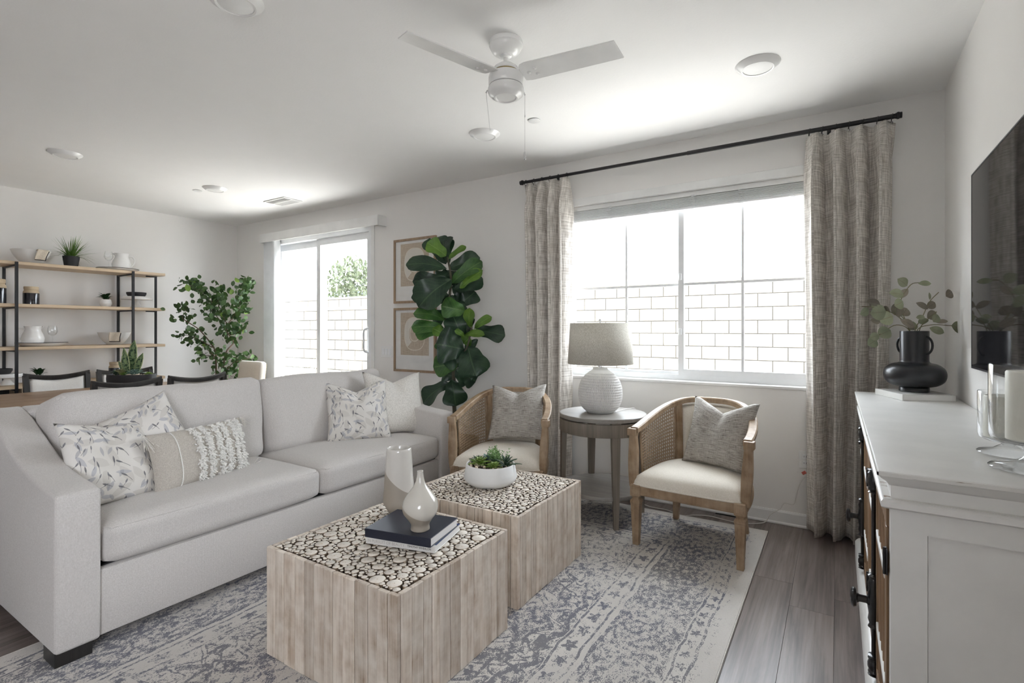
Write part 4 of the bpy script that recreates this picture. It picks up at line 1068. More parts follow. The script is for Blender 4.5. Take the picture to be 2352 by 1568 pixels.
o = tag(pillow_fn(.44, .44, .14, .13, wr=.01, seed=18).put('throw_pillow', M['tweed'], ang=0), 'grey tweed pillow upright on the chair beside the fig tree', 'pillow', 'tweed chair pillows')
place(o, PIL[6][0], *PIL[6][1])
# ---------------------------------------------------------------- side table and lamp
ST = (-1.412, 3.43)
t = thing('side_table', 'round grey-brown two-tier side table between the cane chairs', 'table', (ST[0], ST[1], 0))
MB().lathe([(.20, .702), (.300, .702), (.305, .706), (.305, .728), (.301, .732), (.001, .732)], 64, cap=False).put('table_top', M['endtop'], t)
MB().lathe([(.275, .694), (.298, .697), (.305, .694), (.305, .612), (.302, .608), (.275, .608)], 64, cap=False).put('apron', M['endtable'], t)
MB().lathe([(.001, .19), (.288, .19), (.292, .194), (.292, .214), (.289, .218), (.001, .218)], 64, cap=False).put('lower_shelf', M['endtop'], t)
for k in range(4):
    a = R(-50.5 + 90 * k - 0); c, s = math.cos(a), math.sin(a); m = MB()
    fs = []
    for z, w, d, ro in ((.70, .030, .018, .282), (.60, .029, .017, .284), (.45, .026, .016, .286), (.20, .021, .014, .290), (0, .016, .012, .292)):
        fs.append(((c * ro, s * ro, z), (-s * w, c * w, 0), (c * d, s * d, 0)))
    m.sweep(fs, [(-1, -1), (1, -1), (1, 1), (-1, 1)]); o = m.put('leg', M['endtable'], t, smooth=False)
    o.location.z = RT if k in (0,) else .0
lam = thing('table_lamp', 'white dimpled ceramic lamp with linen drum shade on the side table', 'lamp', (ST[0] - .018, ST[1], .733))
BODY = sorted((z, r) for r, z in smoothprof([(.092, 0), (.101, .008), (.132, .04), (.150, .085), (.1555, .13), (.151, .18), (.136, .225), (.110, .26), (.078, .288), (.055, .303), (.050, .318)], 6))
def bodyr(z):
    return table(BODY, z)
NA, NZ = 396, 150
def lbody(u, v):
    z = .318 * v; r = bodyr(z)
    row = (z - .014) / .0178; rf = row - math.floor(row); ri = int(math.floor(row))
    if .014 < z < .281:
        q = (u * 66 + (.5 if ri % 2 else 0) + .25 * math.sin(ri * 2.3)) % 1.0
        g = max(0, 1 - ((q - .5) / .36) ** 2) * max(0, 1 - ((rf - .5) / .40) ** 2)
        r -= .0062 * g ** .6; r += .0012 * math.sin(rf * PI)
    a = 2 * PI * u; return Vector((r * math.cos(a), r * math.sin(a), z))
m = MB(); vs = m.grid(lbody, NA, NZ, cu=True); m.fan([r[0] for r in vs], True); m.fan([r[-1] for r in vs])
m.put('ceramic_base', M['stoneware'], lam, ang=0)
MB().lathe([(.040, .318), (.040, .322), (.014, .323), (.013, .345), (.013, .36)], 24).put('neck', M['chrome'], lam)
def shade(u, v):
    a = 2 * PI * u; r = lerp(.2315, .214, v); return Vector((r * math.cos(a), r * math.sin(a), .345 + .288 * v))
m = MB(); m.grid(shade, 72, 1, cu=True); o = m.put('lamp_shade', M['shade'], lam); sd = o.modifiers.new('thickness', 'SOLIDIFY'); sd.thickness = .002
m = MB(); m.tube([(.013 * math.cos(a), .013 * math.sin(a), .625) for a in [k * PI / 6 for k in range(12)]], .003, 5, closed=True)
for k in range(3): a = k * 2.094; m.tube([(.012 * math.cos(a), .012 * math.sin(a), .625), (.213 * math.cos(a), .213 * math.sin(a), .628)], .0025, 5)
m.tube([(0, 0, .36), (0, 0, .63)], .004, 6); m.put('harp', M['chrome'], lam)
MB().lathe([(.004, .626), (.008, .632), (.004, .637), (.010, .645), (.011, .655), (.006, .664), (.001, .667)], 14).put('finial', M['chrome'], lam)
cz = lam.location
def cw_(p): return Vector(p) - Vector(cz)
MB().tube([cw_(q) for q in catmull([(ST[0] + .08, ST[1] + .045, .737), (-1.30, 3.66, .738), (-1.27, 3.745, .70), (-1.255, 3.76, .40), (-1.245, 3.77, .06), (-1.20, 3.775, .006), (-1.05, 3.76, .006), (-.93, 3.70, .006), (-.86, 3.76, .006), (-.76, 3.80, .006), (-.62, 3.775, .006), (-.50, 3.80, .006), (-.42, 3.88, .005), (-.385, 3.893, .06), (-.33, 3.90, .105), (-.30, 3.905, .15), (-.245, 3.905, .155), (-.225, 3.905, .24), (-.19, 3.905, .33), (-.12, 3.905, .395), (-.125, 3.90, .43)], 6)], .0028, 6).put('cord', M['cable'], lam)
m = MB().box(-.028, .028, -.0006, .0006, -.02, .02); o = m.put('cord_tag', M['page'], lam, smooth=False); o.location = cw_((-.196, 3.893, .375)); o.rotation_euler = (0, R(-35), 0)
m = MB().box(-.004, .022, -.0012, -.0007, -.016, .004); m.put('tag_print', M['tagred'], o, smooth=False)
# ---------------------------------------------------------------- curtains and rod
RZ = 2.602; RY = WY - .10
t = thing('curtain_rod', 'black metal curtain rod spanning above the wide window', 'curtain rod', (-1.01, RY, RZ))
MB().tube([(-2.31, RY, RZ), (-.90, RY, RZ)], .0125, 14).tube([(-.92, RY, RZ), (.295, RY, RZ)], .0145, 14).put('rod', M['black'], t, off=t.location)
for x, s in ((-2.31, -1), (.295, 1)):
    MB().tube([(x, RY, RZ), (x + s * .006, RY, RZ), (x + s * .007, RY, RZ), (x + s * .018, RY, RZ), (x + s * .019, RY, RZ), (x + s * .032, RY, RZ)], [.017, .017, .021, .021, .018, .018], 16).put('finial', M['black'], t, off=t.location)
for x in (-2.02, -.045):
    MB().box(x - .011, x + .011, WY - .004, WY - .001, RZ - .07, RZ + .03).box(x - .007, x + .007, RY - .005, WY - .004, RZ - .026, RZ - .014).put('bracket', M['black'], t, smooth=False, off=t.location)
def curtain(label, x0t, x1t, x0b, x1b, nf, zb, ph, seed, rings):
    t = thing('curtain', label, 'curtain', ((x0t + x1t) / 2, RY, zb), 0, 'linen curtains'); zt = RZ - .030; rn = random.Random(seed)
    off = [rn.uniform(-.12, .12) for _ in range(nf * 2 + 2)]; ampk = [rn.uniform(.8, 1.2) for _ in range(nf * 2 + 2)]
    def fn(u, v):
        s = u * nf; k = int(min(s, nf - 1e-6) * 2); pinch = smooth01((1 - v) / .10)
        w = 2 * PI * s + ph + .25 * math.sin(v * 3 + seed) + off[k] * .6
        amp = lerp(.026, .080, pinch ** .7) * (1 + .10 * math.sin(v * 2.2 + k + seed))
        sn = math.sin(w); y = RY + amp * (abs(sn) ** .5) * math.copysign(1, sn) - .006
        x = lerp(lerp(x0b, x1b, u), lerp(x0t, x1t, u), smooth01(v * 1.0)) + .020 * math.sin(2 * w + .6) * pinch + .01 * math.sin(v * 4 + seed * 2) * math.sin(PI * u)
        return Vector((x, y, lerp(zb, zt + .010 * math.cos(w) * (1 - pinch), v)))
    m = MB(); m.grid(fn, nf * 28, 40)
    for f in m.bm.faces:
        for lp in f.loops: lp[m.uv].uv = (lp[m.uv].uv[0] * 1.05, lp[m.uv].uv[1] * 2.5)
    o = m.put('panel', M['curtain'], t, off=t.location, ang=0); sd = o.modifiers.new('thickness', 'SOLIDIFY'); sd.thickness = .0016
    m = MB()
    for k in range(rings):
        x = lerp(x0t + .02, x1t - .02, k / (rings - 1)); m = MB()
        m.tube([(x + .004 * math.cos(q * PI / 8), RY + .022 * math.sin(q * PI / 8), RZ - .0065 + .022 * math.cos(q * PI / 8)) for q in range(16)], .0022, 6, closed=True)
        m.tube([(x, RY, RZ - .028), (x + .004, RY - .004, RZ - .036), (x, RY - .004, RZ - .044)], .0014, 5)
        m.put('ring', M['black'], t, off=t.location)
curtain('left woven grey-beige linen curtain hanging from black rings', -2.305, -1.872, -2.268, -1.885, 4, .012, .9, 3, 6)
curtain('right woven grey-beige linen curtain between window and white cabinet', -.172, .298, -.150, .262, 4, .012, 2.2, 6, 7)
# ---------------------------------------------------------------- framed prints
for z0, z1, lab in ((1.594, 2.262, 'upper oak framed ring print behind the fig tree'), (.882, 1.546, 'lower oak framed ring print behind the fig tree')):
    x0, x1 = -3.958, -3.379; fw = .024; t = thing('framed_print', lab, 'picture', ((x0 + x1) / 2, WY, (z0 + z1) / 2), 0, 'framed ring prints'); w, h = (x1 - x0) / 2, (z1 - z0) / 2
    MB().box(-w, w, -.028, -.001, h - fw, h, .001).box(-w, w, -.028, -.001, -h, -h + fw, .001).box(-w, -w + fw, -.0279, -.001, -h + fw, h - fw, .001).box(w - fw, w, -.0279, -.001, -h + fw, h - fw, .001).put('frame', M['frame'], t, smooth=False)
    MB().box(-w + fw, w - fw, -.016, -.010, -h + fw, h - fw).put('mat_board', M['page'], t, smooth=False)
    aw = .195; m = MB(); m.grid(lambda u, v: Vector((-aw + 2 * aw * u, -.0168, -.088 + .44 * v - .06 * 0 - .07)), 1, 1); o = m.put('print', M['art'], t, smooth=False)
    MB().box(-w + fw, w - fw, -.0215, -.020, -h + fw, h - fw).put('glazing', M['picglass'], t, smooth=False)
# switch plate and outlet
t = thing('switch_plate', 'white three-gang switch plate beside the framed prints', 'switch', (-4.085, WY, 1.082))
MB().box(-.083, .083, -.006, -.0005, -.06, .06, .002).put('plate', M['trim'], t, smooth=False)
for k in (-1, 0, 1): MB().box(k * .046 - .016, k * .046 + .016, -.009, -.005, -.033, .033, .001).put('rocker', M['vinyl'], t, smooth=False)
t = thing('wall_outlet', 'white double wall outlet half hidden by the right curtain', 'outlet', (-.180, WY, .455))
MB().box(-.036, .036, -.006, -.0005, -.058, .058, .002).put('plate', M['trim'], t, smooth=False)
for z in (-.022, .022):
    o = MB().box(-.016, .016, -.008, -.0055, z - .016, z + .016, .002).put('socket', M['vinyl'], t, smooth=False)
    MB().box(-.007, -.005, -.0085, -.0075, z - .005, z + .006).box(.005, .007, -.0085, -.0075, z - .005, z + .006).put('slot', M['dkslot'], o, smooth=False)
# ---------------------------------------------------------------- ceiling things
def disc(x, y, lab):
    t = thing('ceiling_light', lab, 'ceiling light', (x, y, HC), 0, 'round ceiling lights')
    MB().lathe([(.072, -.026), (.080, -.027), (.108, -.008), (.112, -.0005)], 48, cap=False).put('trim_ring', M['fan'], t)
    MB().lathe([(.001, -.0255), (.066, -.0245), (.072, -.022), (.072, -.0262)], 48, cap=False).put('lens', M['lens'], t)
disc(-2.185, 1.225, 'round white ceiling light cut by the top edge of the photo')
disc(-.36, 3.02, 'round white ceiling light above the right end of the curtain rod')
disc(-2.158, 3.03, 'round white ceiling light just below and left of the ceiling fan')
disc(-5.25, 1.557, 'round white ceiling light at far left over the dining table')
disc(-5.277, 2.748, 'round white ceiling light nearest the sliding door vent')
for x, y, lab in ((-1.735, 3.014, 'small flat white sprinkler cover right of the fan pull chain'), (-5.513, 2.694, 'small flat white sprinkler cover near the far left corner')):
    t = thing('sprinkler_cover', lab, 'sprinkler', (x, y, HC), 0, 'sprinkler covers')
    MB().lathe([(.001, -.0075), (.038, -.0075), (.042, -.005), (.042, -.003)], 28, cap=False).put('cover', M['fan'], t)
    MB().lathe([(.034, -.003), (.034, -.0005)], 20).put('collar', M['dkslot'], t)
t = thing('ceiling_vent', 'white slotted air vent in the ceiling before the sliding door', 'vent', (-5.18, 3.43, HC))
MB().box(-.19, .19, -.115, -.095, -.010, -.0005, .003).box(-.19, .19, .095, .115, -.010, -.0005, .003).box(-.19, -.17, -.095, .095, -.010, -.0005).box(.17, .19, -.095, .095, -.010, -.0005).box(-.17, .17, -.006, .006, -.009, -.0005).put('frame', M['trim'], t, smooth=False)
for k in range(16):
    y = -.084 + .0112 * k
    if abs(y) < .008: continue
    o = MB().box(-.17, .17, -.0042, .0042, -.0008, .0008).put('louvre', M['trim'], t, smooth=False); o.location = (0, y, -.006); o.rotation_euler = (R(35 if y < 0 else -35), 0, 0)
# ---------------------------------------------------------------- ceiling fan
FX, FY = -1.378, 2.116
t = thing('ceiling_fan', 'white ceiling fan on a short rod with two long blades showing', 'ceiling fan', (FX, FY, HC)); fan = t
o = MB().lathe([(.028, -.070), (.050, -.066), (.068, -.052), (.078, -.034), (.080, -.026), (.084, -.023), (.084, -.011), (.081, -.0008)], 48).put('canopy', M['fan'], t)
MB().lathe([(.017, -.082), (.026, -.078), (.029, -.069)], 24).put('ball_collar', M['fan'], t)
MB().lathe([(.012, -.125), (.012, -.075)], 20).put('downrod', M['fan'], t)
MB().lathe([(.060, -.148), (.063, -.142), (.058, -.130), (.040, -.117), (.018, -.111), (.016, -.107), (.013, -.105)], 40).put('upper_housing', M['fan'], t)
MB().lathe([(.052, -.160), (.058, -.158), (.058, -.148), (.052, -.147)], 40).put('brass_band', M['brass'], t)
MB().lathe([(.060, -.222), (.083, -.220), (.086, -.212), (.086, -.180), (.083, -.167), (.068, -.159), (.03, -.158)], 56).put('motor_housing', M['fan'], t)
MB().lathe([(.001, -.276), (.046, -.276), (.050, -.281), (.057, -.281), (.062, -.275), (.076, -.270), (.086, -.260), (.090, -.248), (.087, -.230), (.083, -.224), (.060, -.223)], 56, cap=False).put('switch_cup', M['fan'], t)
for a in (-107.0, 6.4):
    a = R(a); m = MB(); 
    poly = [(.088, -.048), (.100, -.060), (.125, -.068), (.556, -.064), (.572, .050), (.572, .052), (.12, .058), (.088, .050)]
    m.prism(poly, -.003, .003, .0012, 1)
    o = m.put('blade', M['fan'], t, smooth=False); o.location = (0, 0, -.176); o.rotation_euler = (Matrix.Rotation(a, 4, 'Z') @ Matrix.Rotation(R(-12), 4, 'X')).to_euler()
    for (x, y) in ((.125, .0), (.162, .020), (.162, -.020)):
        q = MB().lathe([(.009, -.0035), (.009, -.006), (.006, -.0095), (.001, -.0105)][::-1], 12).put('screw_cap', M['fan'], o); q.location = (x, y, 0)
    m = MB().box(.060, .12, -.022, .022, -.0005, .006, .001); q = m.put('blade_iron', M['fan'], o, smooth=False); q.location.z = .003
def w2f(x, y, z): return Vector((x - FX, y - FY, z - HC))
for (dx, dy, z1, fob) in ((.060, .054, 2.205, True), (-.066, -.050, 2.30, False)):
    m = MB(); m.tube([(dx * .98, dy * .98, -.246), (dx * 1.12, dy * 1.12, -.245), (dx * 1.18, dy * 1.18, -.256)], .004, 6); 
    e = Vector((dx * 1.18, dy * 1.18, -.256)); q = Vector((dx * (1.18 if fob else .95), dy * (1.18 if fob else .95), z1 - HC)); m.tube([e, e.lerp(q, .5), q], .0014, 5)
    if fob:
        m.tube([q + Vector((0, 0, .17)), q + Vector((0, 0, .18))], .003, 6)
    o = m.put('pull_chain', M['chrome'], t)
    if fob: MB().lathe([(.001, -.042), (.006, -.038), (.008, -.02), (.006, -.005), (.002, 0)], 12, (q.x, q.y, q.z)).put('chain_fob', M['chrome'], o)
# ---------------------------------------------------------------- television
TX = RX - .033
t = thing('television', 'large flat black television mounted on the right wall', 'television', (TX, 2.275, 1.58))
TY0, TY1, TZ0, TZ1 = 1.53, 3.02, 1.151, 2.009
MB().box(TX + .006, TX + .020, TY0 + .002, TY1 - .002, TZ0 + .002, TZ1 - .002, .004).box(TX + .020, RX - .001, 1.95, 2.60, 1.40, 1.75).put('back_case', M['black'], t, smooth=False, off=t.location)
MB().box(TX, TX + .008, TY0 + .006, TY1 - .006, TZ0 + .008, TZ1 - .006).put('screen', M['screen'], t, smooth=False, off=t.location)
MB().box(TX - .001, TX + .02, TY0, TY1, TZ1 - .006, TZ1).box(TX - .001, TX + .02, TY0, TY1, TZ0, TZ0 + .008).box(TX - .001, TX + .02, TY0, TY0 + .006, TZ0 + .008, TZ1 - .006).box(TX - .001, TX + .02, TY1 - .006, TY1, TZ0 + .008, TZ1 - .006).put('bezel', plain('graphite_bezel', (.10, .10, .11), .3, metal=.8), t, smooth=False, off=t.location)
# ---------------------------------------------------------------- white media cabinet
CX0, CX1, CY0, CY1, CZ = .118, RX - .004, 1.658, 3.578, .96
t = thing('media_cabinet', 'long chalk-white cabinet with black bolts and brown wood doors under the television', 'cabinet', (.33, 2.62, 0)); cab = t; co = t.location
MB().box(.088, CX1, 1.619, 3.616, .945, CZ, .004, 2).put('top', M['paint'], t, off=co)
MB().box(.0862, CX1, 1.6172, 1.621, .9485, .9565).box(.0862, .090, 1.6172, 3.6178, .9485, .9565).put('top_edge_wear', M['distress'], t, smooth=False, off=co)
def ringmold(x0, y0, y1, prof):
    """profile (out,z) run along end, front and far end"""
    m = MB(); m.sweep([((CX1, y0, 0), (0, -1, 0), (0, 0, 1)), ((x0, y0, 0), (-1, -1, 0), (0, 0, 1)), ((x0, y1, 0), (-1, 1, 0), (0, 0, 1)), ((CX1, y1, 0), (0, 1, 0), (0, 0, 1))], prof); return m
ringmold(CX0, CY0, CY1, [(-.004, .915), (.004, .918), (.010, .928), (.022, .938), (.027, .945), (-.004, .945)]).put('cove_moulding', M['paint'], t, off=co, ang=50)
ringmold(CX0, CY0, CY1, [(-.004, .856), (.012, .858), (.022, .864), (.022, .878), (.016, .883), (-.004, .884)]).put('bead_moulding', M['paint'], t, off=co, ang=50)
ringmold(CX0, CY0, CY1, [(-.004, .8836), (.0145, .8836), (.0145, .8846), (-.004, .8846)]).put('bead_wear', M['distress'], t, smooth=False, off=co)
ringmold(CX0, CY0, CY1, [(-.004, .002), (.030, .002), (.030, .085), (.022, .10), (.012, .112), (-.004, .115)]).put('plinth', M['paint'], t, off=co, ang=50)
m = MB().box(CX0 + .02, CX1, CY0 + .0185, CY1, .09, .945)
m.put('carcass', M['paint'], t, smooth=False, off=co)
m = MB().box(CX0, CX0 + .075, CY0, CY0 + .018, .10, .945).box(CX1 - .07, CX1, CY0, CY0 + .018, .10, .945).box(CX0 + .075, CX1 - .07, CY0, CY0 + .018, .80, .945).box(CX0 + .075, CX1 - .07, CY0, CY0 + .018, .10, .20)
m.put('side_frame', M['paint'], t, smooth=False, off=co)
MB().box(CX0 + .0775, CX1 - .0725, CY0 + .0135, CY0 + .0165, .202, .797).put('side_panel', M['paint'], t, smooth=False, off=co)
MB().box(CX0, CX0 + .02, CY0 + .018, CY1, .86, .945).box(CX0, CX0 + .02, CY0 + .018, CY0 + .05, .11, .86).box(CX0, CX0 + .02, CY1 - .03, CY1, .11, .86).box(CX0, CX0 + .02, 2.615, 2.645, .11, .86).put('face_frame', M['paint'], t, smooth=False, off=co)
ys = [1.712, 2.163, 2.612, 2.648, 3.10, 3.545]
for (a, b, hinge) in ((1.712, 2.160, 0), (2.166, 2.612, 1), (2.648, 3.097, 0), (3.103, 3.545, 1)):
    m = MB().box(CX0 - .006, CX0 + .014, a, b, .79, .852, .002).box(CX0 - .006, CX0 + .014, a, b, .118, .18, .002).box(CX0 - .006, CX0 + .014, a, a + .05, .18, .79, .002).box(CX0 - .006, CX0 + .014, b - .05, b, .18, .79, .002)
    o = m.put('door', M['doorwood'], t, smooth=False, off=co)
    MB().box(CX0 + .004, CX0 + .010, a + .05, b - .05, .18, .79).put('door_backing', M['paint'], o, smooth=False, off=co)
    for q in range(1, 6):
        y = lerp(a + .05, b - .05, q / 6); MB().box(CX0 - .004, CX0 + .004, y - .010, y + .010, .18, .79, .002).put('slat', M['doorwood'], o, smooth=False, off=co)
    for q in (.33, .64): MB().box(CX0 - .008, CX0 + .002, a + .05, b - .05, q - .012, q + .012, .002).put('cross_slat', M['paint'], o, smooth=False, off=co)
    hy = a - .006 if hinge == 0 else b + .006
    for z in (.26, .70):
        m = MB().box(CX0 - .008, CX0 - .004, hy - .014, hy + .014, z - .034, z + .034, .001); m.tube([(CX0 - .010, hy, z - .036), (CX0 - .010, hy, z + .036)], .0045, 8); m.put('hinge', M['iron'], o, off=co)
for by in (2.163, 3.10):
    X = CX0 - .008
    o = MB().tube([(X - .004, by, .13), (X - .004, by, .84)], .0065, 10).put('bolt_rod', M['iron'], t, off=co)
    for z, hgt in ((.385, .095), (.80, .042), (.165, .036)):
        m = MB(); m.lathe([(.012, -hgt), (.020, -hgt * .93), (.015, -hgt * .82), (.020, -hgt * .65), (.017, -hgt * .45), (.021, -hgt * .2), (.021, hgt * .2), (.017, hgt * .45), (.020, hgt * .65), (.015, hgt * .82), (.020, hgt * .93), (.012, hgt)], 14, (X - .003, by, z), sx=.9); m.put('bolt_guide', M['iron'], o, off=co)
    m = MB(); m.tube([(X - .008, by, .385), (X - .018, by, .385), (X - .024, by, .385), (X - .044, by, .385), (X - .051, by, .385), (X - .054, by, .385), (X - .062, by, .385), (X - .069, by, .385), (X - .072, by, .385)], [.018, .016, .0095, .0095, .013, .023, .027, .022, .010], 16, flat=1.35)
    m.put('bolt_knob', M['iron'], o, off=co)
# book, black vase, eucalyptus
book('grey_book', 'pale grey book under the black vase on the white cabinet', (.345, 3.432, CZ + .0005), math.atan2(-.24, .101) + PI * 0 + PI, .262, .245, .033, M['greybook']) if False else None
bk = book('decor_book', 'pale grey-white book under the black vase on the white cabinet', (.3445, 3.433, CZ + .0006), math.atan2(3.26 - 3.50, .287 - .186), .262, .243, .032, M['greybook'])
VX, VY, VZ = .347, 3.455, CZ + .0332
t = thing('black_vase', 'squat black vase with tall neck and two ring handles on the cabinet book', 'vase', (VX, VY, VZ), R(-42)); bv = t
m = MB(); m.lathe([(.060, 0), (.067, .002), (.066, .018), (.063, .024)] + smoothprof([(.063, .024), (.100, .034), (.126, .055), (.1355, .088), (.128, .120), (.102, .143), (.072, .152), (.064, .158)], 5) + [(.063, .165), (.0635, .318), (.062, .321), (.0585, .321), (.057, .315), (.057, .20)], 56)
m.put('body', M['blackvase'], t)
for s in (1, -1):
    MB().tube([(s * (.058 + .034 * math.cos(a)), 0, .245 + .046 * math.sin(a)) for a in [lerp(-2.1, 2.1, q / 16) for q in range(17)]], .0055, 8).put('handle', M['blackvase'], t)
t = thing('eucalyptus_stems', 'faux eucalyptus stems in the black vase', 'foliage', (VX, VY, VZ + .30), R(32.4)); eu = t
PXM = 1 / 431.0
def ep(x, y, d=0): px, py = 1900 + x / 3.015, 620 + y / 3.015; return Vector(((px - 2095) * PXM, d, 1.323 - (py - 756) * PXM - (VZ + .30)))
stems = [[(560, 430), (500, 300), (480, 210), (540, 105), (600, 90)], [(560, 430), (470, 310), (340, 260), (250, 250)], [(560, 430), (450, 380), (340, 430), (270, 470)], [(590, 430), (660, 320), (720, 220), (800, 150)], [(600, 430), (700, 380), (850, 385)], [(560, 430), (540, 330), (520, 300)], [(620, 430), (640, 360), (700, 290)]]
for i, s in enumerate(stems):
    dp = (-.03, .03, -.05, .04, .0, .06, -.04)[i]; pts = [ep(x, y, dp * k / (len(s) - 1)) for k, (x, y) in enumerate(s)]; pts.insert(0, Vector((0, 0, -.15)))
    MB().tube(catmull(pts, 5), .0022, 5).put('stem', M['eucstem'], t)
EL = [(535, 110, 475, 60, 62, 0), (565, 100, 652, 98, 34, 0), (490, 190, 570, 130, 42, 1), (480, 175, 380, 160, 60, 0), (310, 240, 225, 215, 44, 1), (255, 270, 198, 310, 55, 2), (350, 290, 252, 300, 92, 0), (345, 270, 395, 225, 60, 0), (415, 250, 470, 220, 70, 0), (440, 300, 360, 285, 78, 1), (430, 320, 330, 350, 85, 0), (470, 330, 455, 240, 60, 1), (500, 310, 500, 230, 50, 1), (520, 315, 560, 262, 64, 1), (340, 360, 275, 345, 40, 1), (540, 395, 455, 345, 48, 1), (560, 415, 470, 350, 36, 1), (385, 415, 300, 455, 78, 0), (300, 450, 232, 470, 50, 0), (285, 480, 225, 520, 66, 0), (680, 270, 610, 225, 42, 1), (770, 185, 825, 150, 56, 1), (700, 260, 772, 222, 50, 1), (705, 330, 765, 290, 62, 1), (670, 360, 705, 310, 56, 0), (600, 330, 650, 325, 30, 0), (590, 415, 620, 355, 62, 0), (650, 375, 640, 330, 60, 0), (775, 360, 858, 352, 28, 1), (820, 385, 903, 410, 72, 0), (715, 400, 812, 435, 46, 0), (715, 205, 716, 152, 14, 2), (480, 300, 440, 270, 56, 0)]
rn = random.Random(12)
for (x0, y0, x1, y1, w, mt) in EL:
    d0 = rn.uniform(-.05, .05); m = MB(); leaf(m, ep(x0, y0, d0), ep(x1, y1, d0 + rn.uniform(-.012, .012)), w * 1.18 * PXM / 3.015, OVAL, (rn.uniform(-.35, .35), -1, rn.uniform(-.1, .4)), .06, .12, 0, 0, 8, 4)
    m.put('leaf', (M['euca'], M['eucb'], M['euca'])[mt], t, ang=0)
# hurricanes and candles
def hurricane(lab, x, y, r, zc, zt, cand_r, cand_t, fr, clab, h_st):
    t = thing('glass_hurricane', lab, 'candle holder', (x, y, CZ + .0006), 0, 'glass hurricanes'); z0 = zc - CZ; z1 = zt - CZ; th = .003
    MB().lathe([(.001, .002), (fr * .7, .002), (fr, .003), (fr + .001, .006), (fr - .004, .010), (fr * .5, .017), (.016, .030), (.012, .036), (.012, z0 - .014), (.020, z0 - .004), (.012, z0 - .001)], 48, cap=False).put('foot', M['glass'], t)
    MB().lathe([(.001, z0 + .001), (r * .80, z0 + .001), (r * .95, z0 + .008), (r, z0 + .022), (r, z1 - .002), (r - th * .5, z1), (r - th, z1 - .002), (r - th, z0 + .024), (r * .92, z0 + .012), (r * .78, z0 + .006), (.001, z0 + .006)], 56, cap=False).put('cup', M['glass'], t)
    c = thing('pillar_candle', clab, 'candle', (x, y, CZ + z0 + .0072), 0, 'ivory pillar candles'); h = cand_t - CZ - z0 - .0072
    MB().lathe([(.001, 0), (cand_r - .002, 0), (cand_r, .002), (cand_r, h - .004), (cand_r - .003, h), (.004, h - .003), (.001, h - .004)], 40, cap=False).put('wax', M['candle'], c)
    MB().tube([(0, 0, h - .006), (.001, 0, h + .006), (.003, .001, h + .011)], .0012, 5).put('wick', M['dkslot'], c)
hurricane('tall glass hurricane on a stem at the near end of the cabinet', .418, 1.822, .080, 1.030, 1.231, .047, 1.216, .080, 'thick ivory pillar candle in the near tall hurricane', .06)
hurricane('shorter glass hurricane on a stem behind the tall one', .418, 2.018, .068, 1.000, 1.142, .055, 1.130, .069, 'ivory pillar candle in the shorter hurricane behind', .03)
# ---------------------------------------------------------------- fiddle-leaf fig
FGX, FGY = -2.79, 3.53
fx_ = .844 * FGX + .536 * FGY; ff = -.536 * FGX + .844 * FGY
t = thing('fiddle_leaf_fig', 'tall fiddle-leaf fig in a woven basket in front of the framed prints', 'plant', (FGX, FGY, 0), R(32.4)); fig = t
K = ff / 1177.0; PX0 = 1176 + 1177 * fx_ / ff
MB().lathe([(.13, .002), (.15, .004), (.168, .12), (.175, .26), (.172, .36), (.176, .375), (.166, .378), (.162, .34)], 40, cap=False).put('basket', M['basket'], t)
m = MB(); vs = m.grid(lambda u, v: Vector(((.166 * v) * math.cos(2 * PI * u), (.166 * v) * math.sin(2 * PI * u), .345 + .045 * (1 - v * v) + .012 * noise.noise(Vector((u * 9, v * 6, 1))))), 40, 10, cu=True); m.put('moss', M['moss'], t, ang=0)
def fp(x, y, d=0): px, py = 900 + x / 3.564, 520 + y / 3.564; k = K * (1 + d / ff); return Vector(((px - PX0) * k + (fx_ / ff) * d, d, 1.323 - (py - 756) * k))
tr = [(520, 1800), (518, 1560), (510, 1400), (505, 1150), (485, 980), (445, 830), (452, 690), (478, 540), (485, 440), (476, 350), (455, 250)]
b0 = fp(*tr[0]); b0 = Vector((b0.x * .5, 0, .36)); pts = [b0] + [fp(*q) for q in tr[1:]]
MB().tube(catmull(pts, 5), [lerp(.020, .008, i / ((len(pts) - 1) * 5)) for i in range((len(pts) - 1) * 5 + 1)], 8).put('trunk', M['trunk2'], t)
MB().tube(catmull([fp(500, 1150), fp(560, 1080, -.03), fp(615, 990, -.05), fp(640, 900, -.05), fp(655, 820, -.04)], 5), .0085, 7).put('branch', M['trunk2'], t)
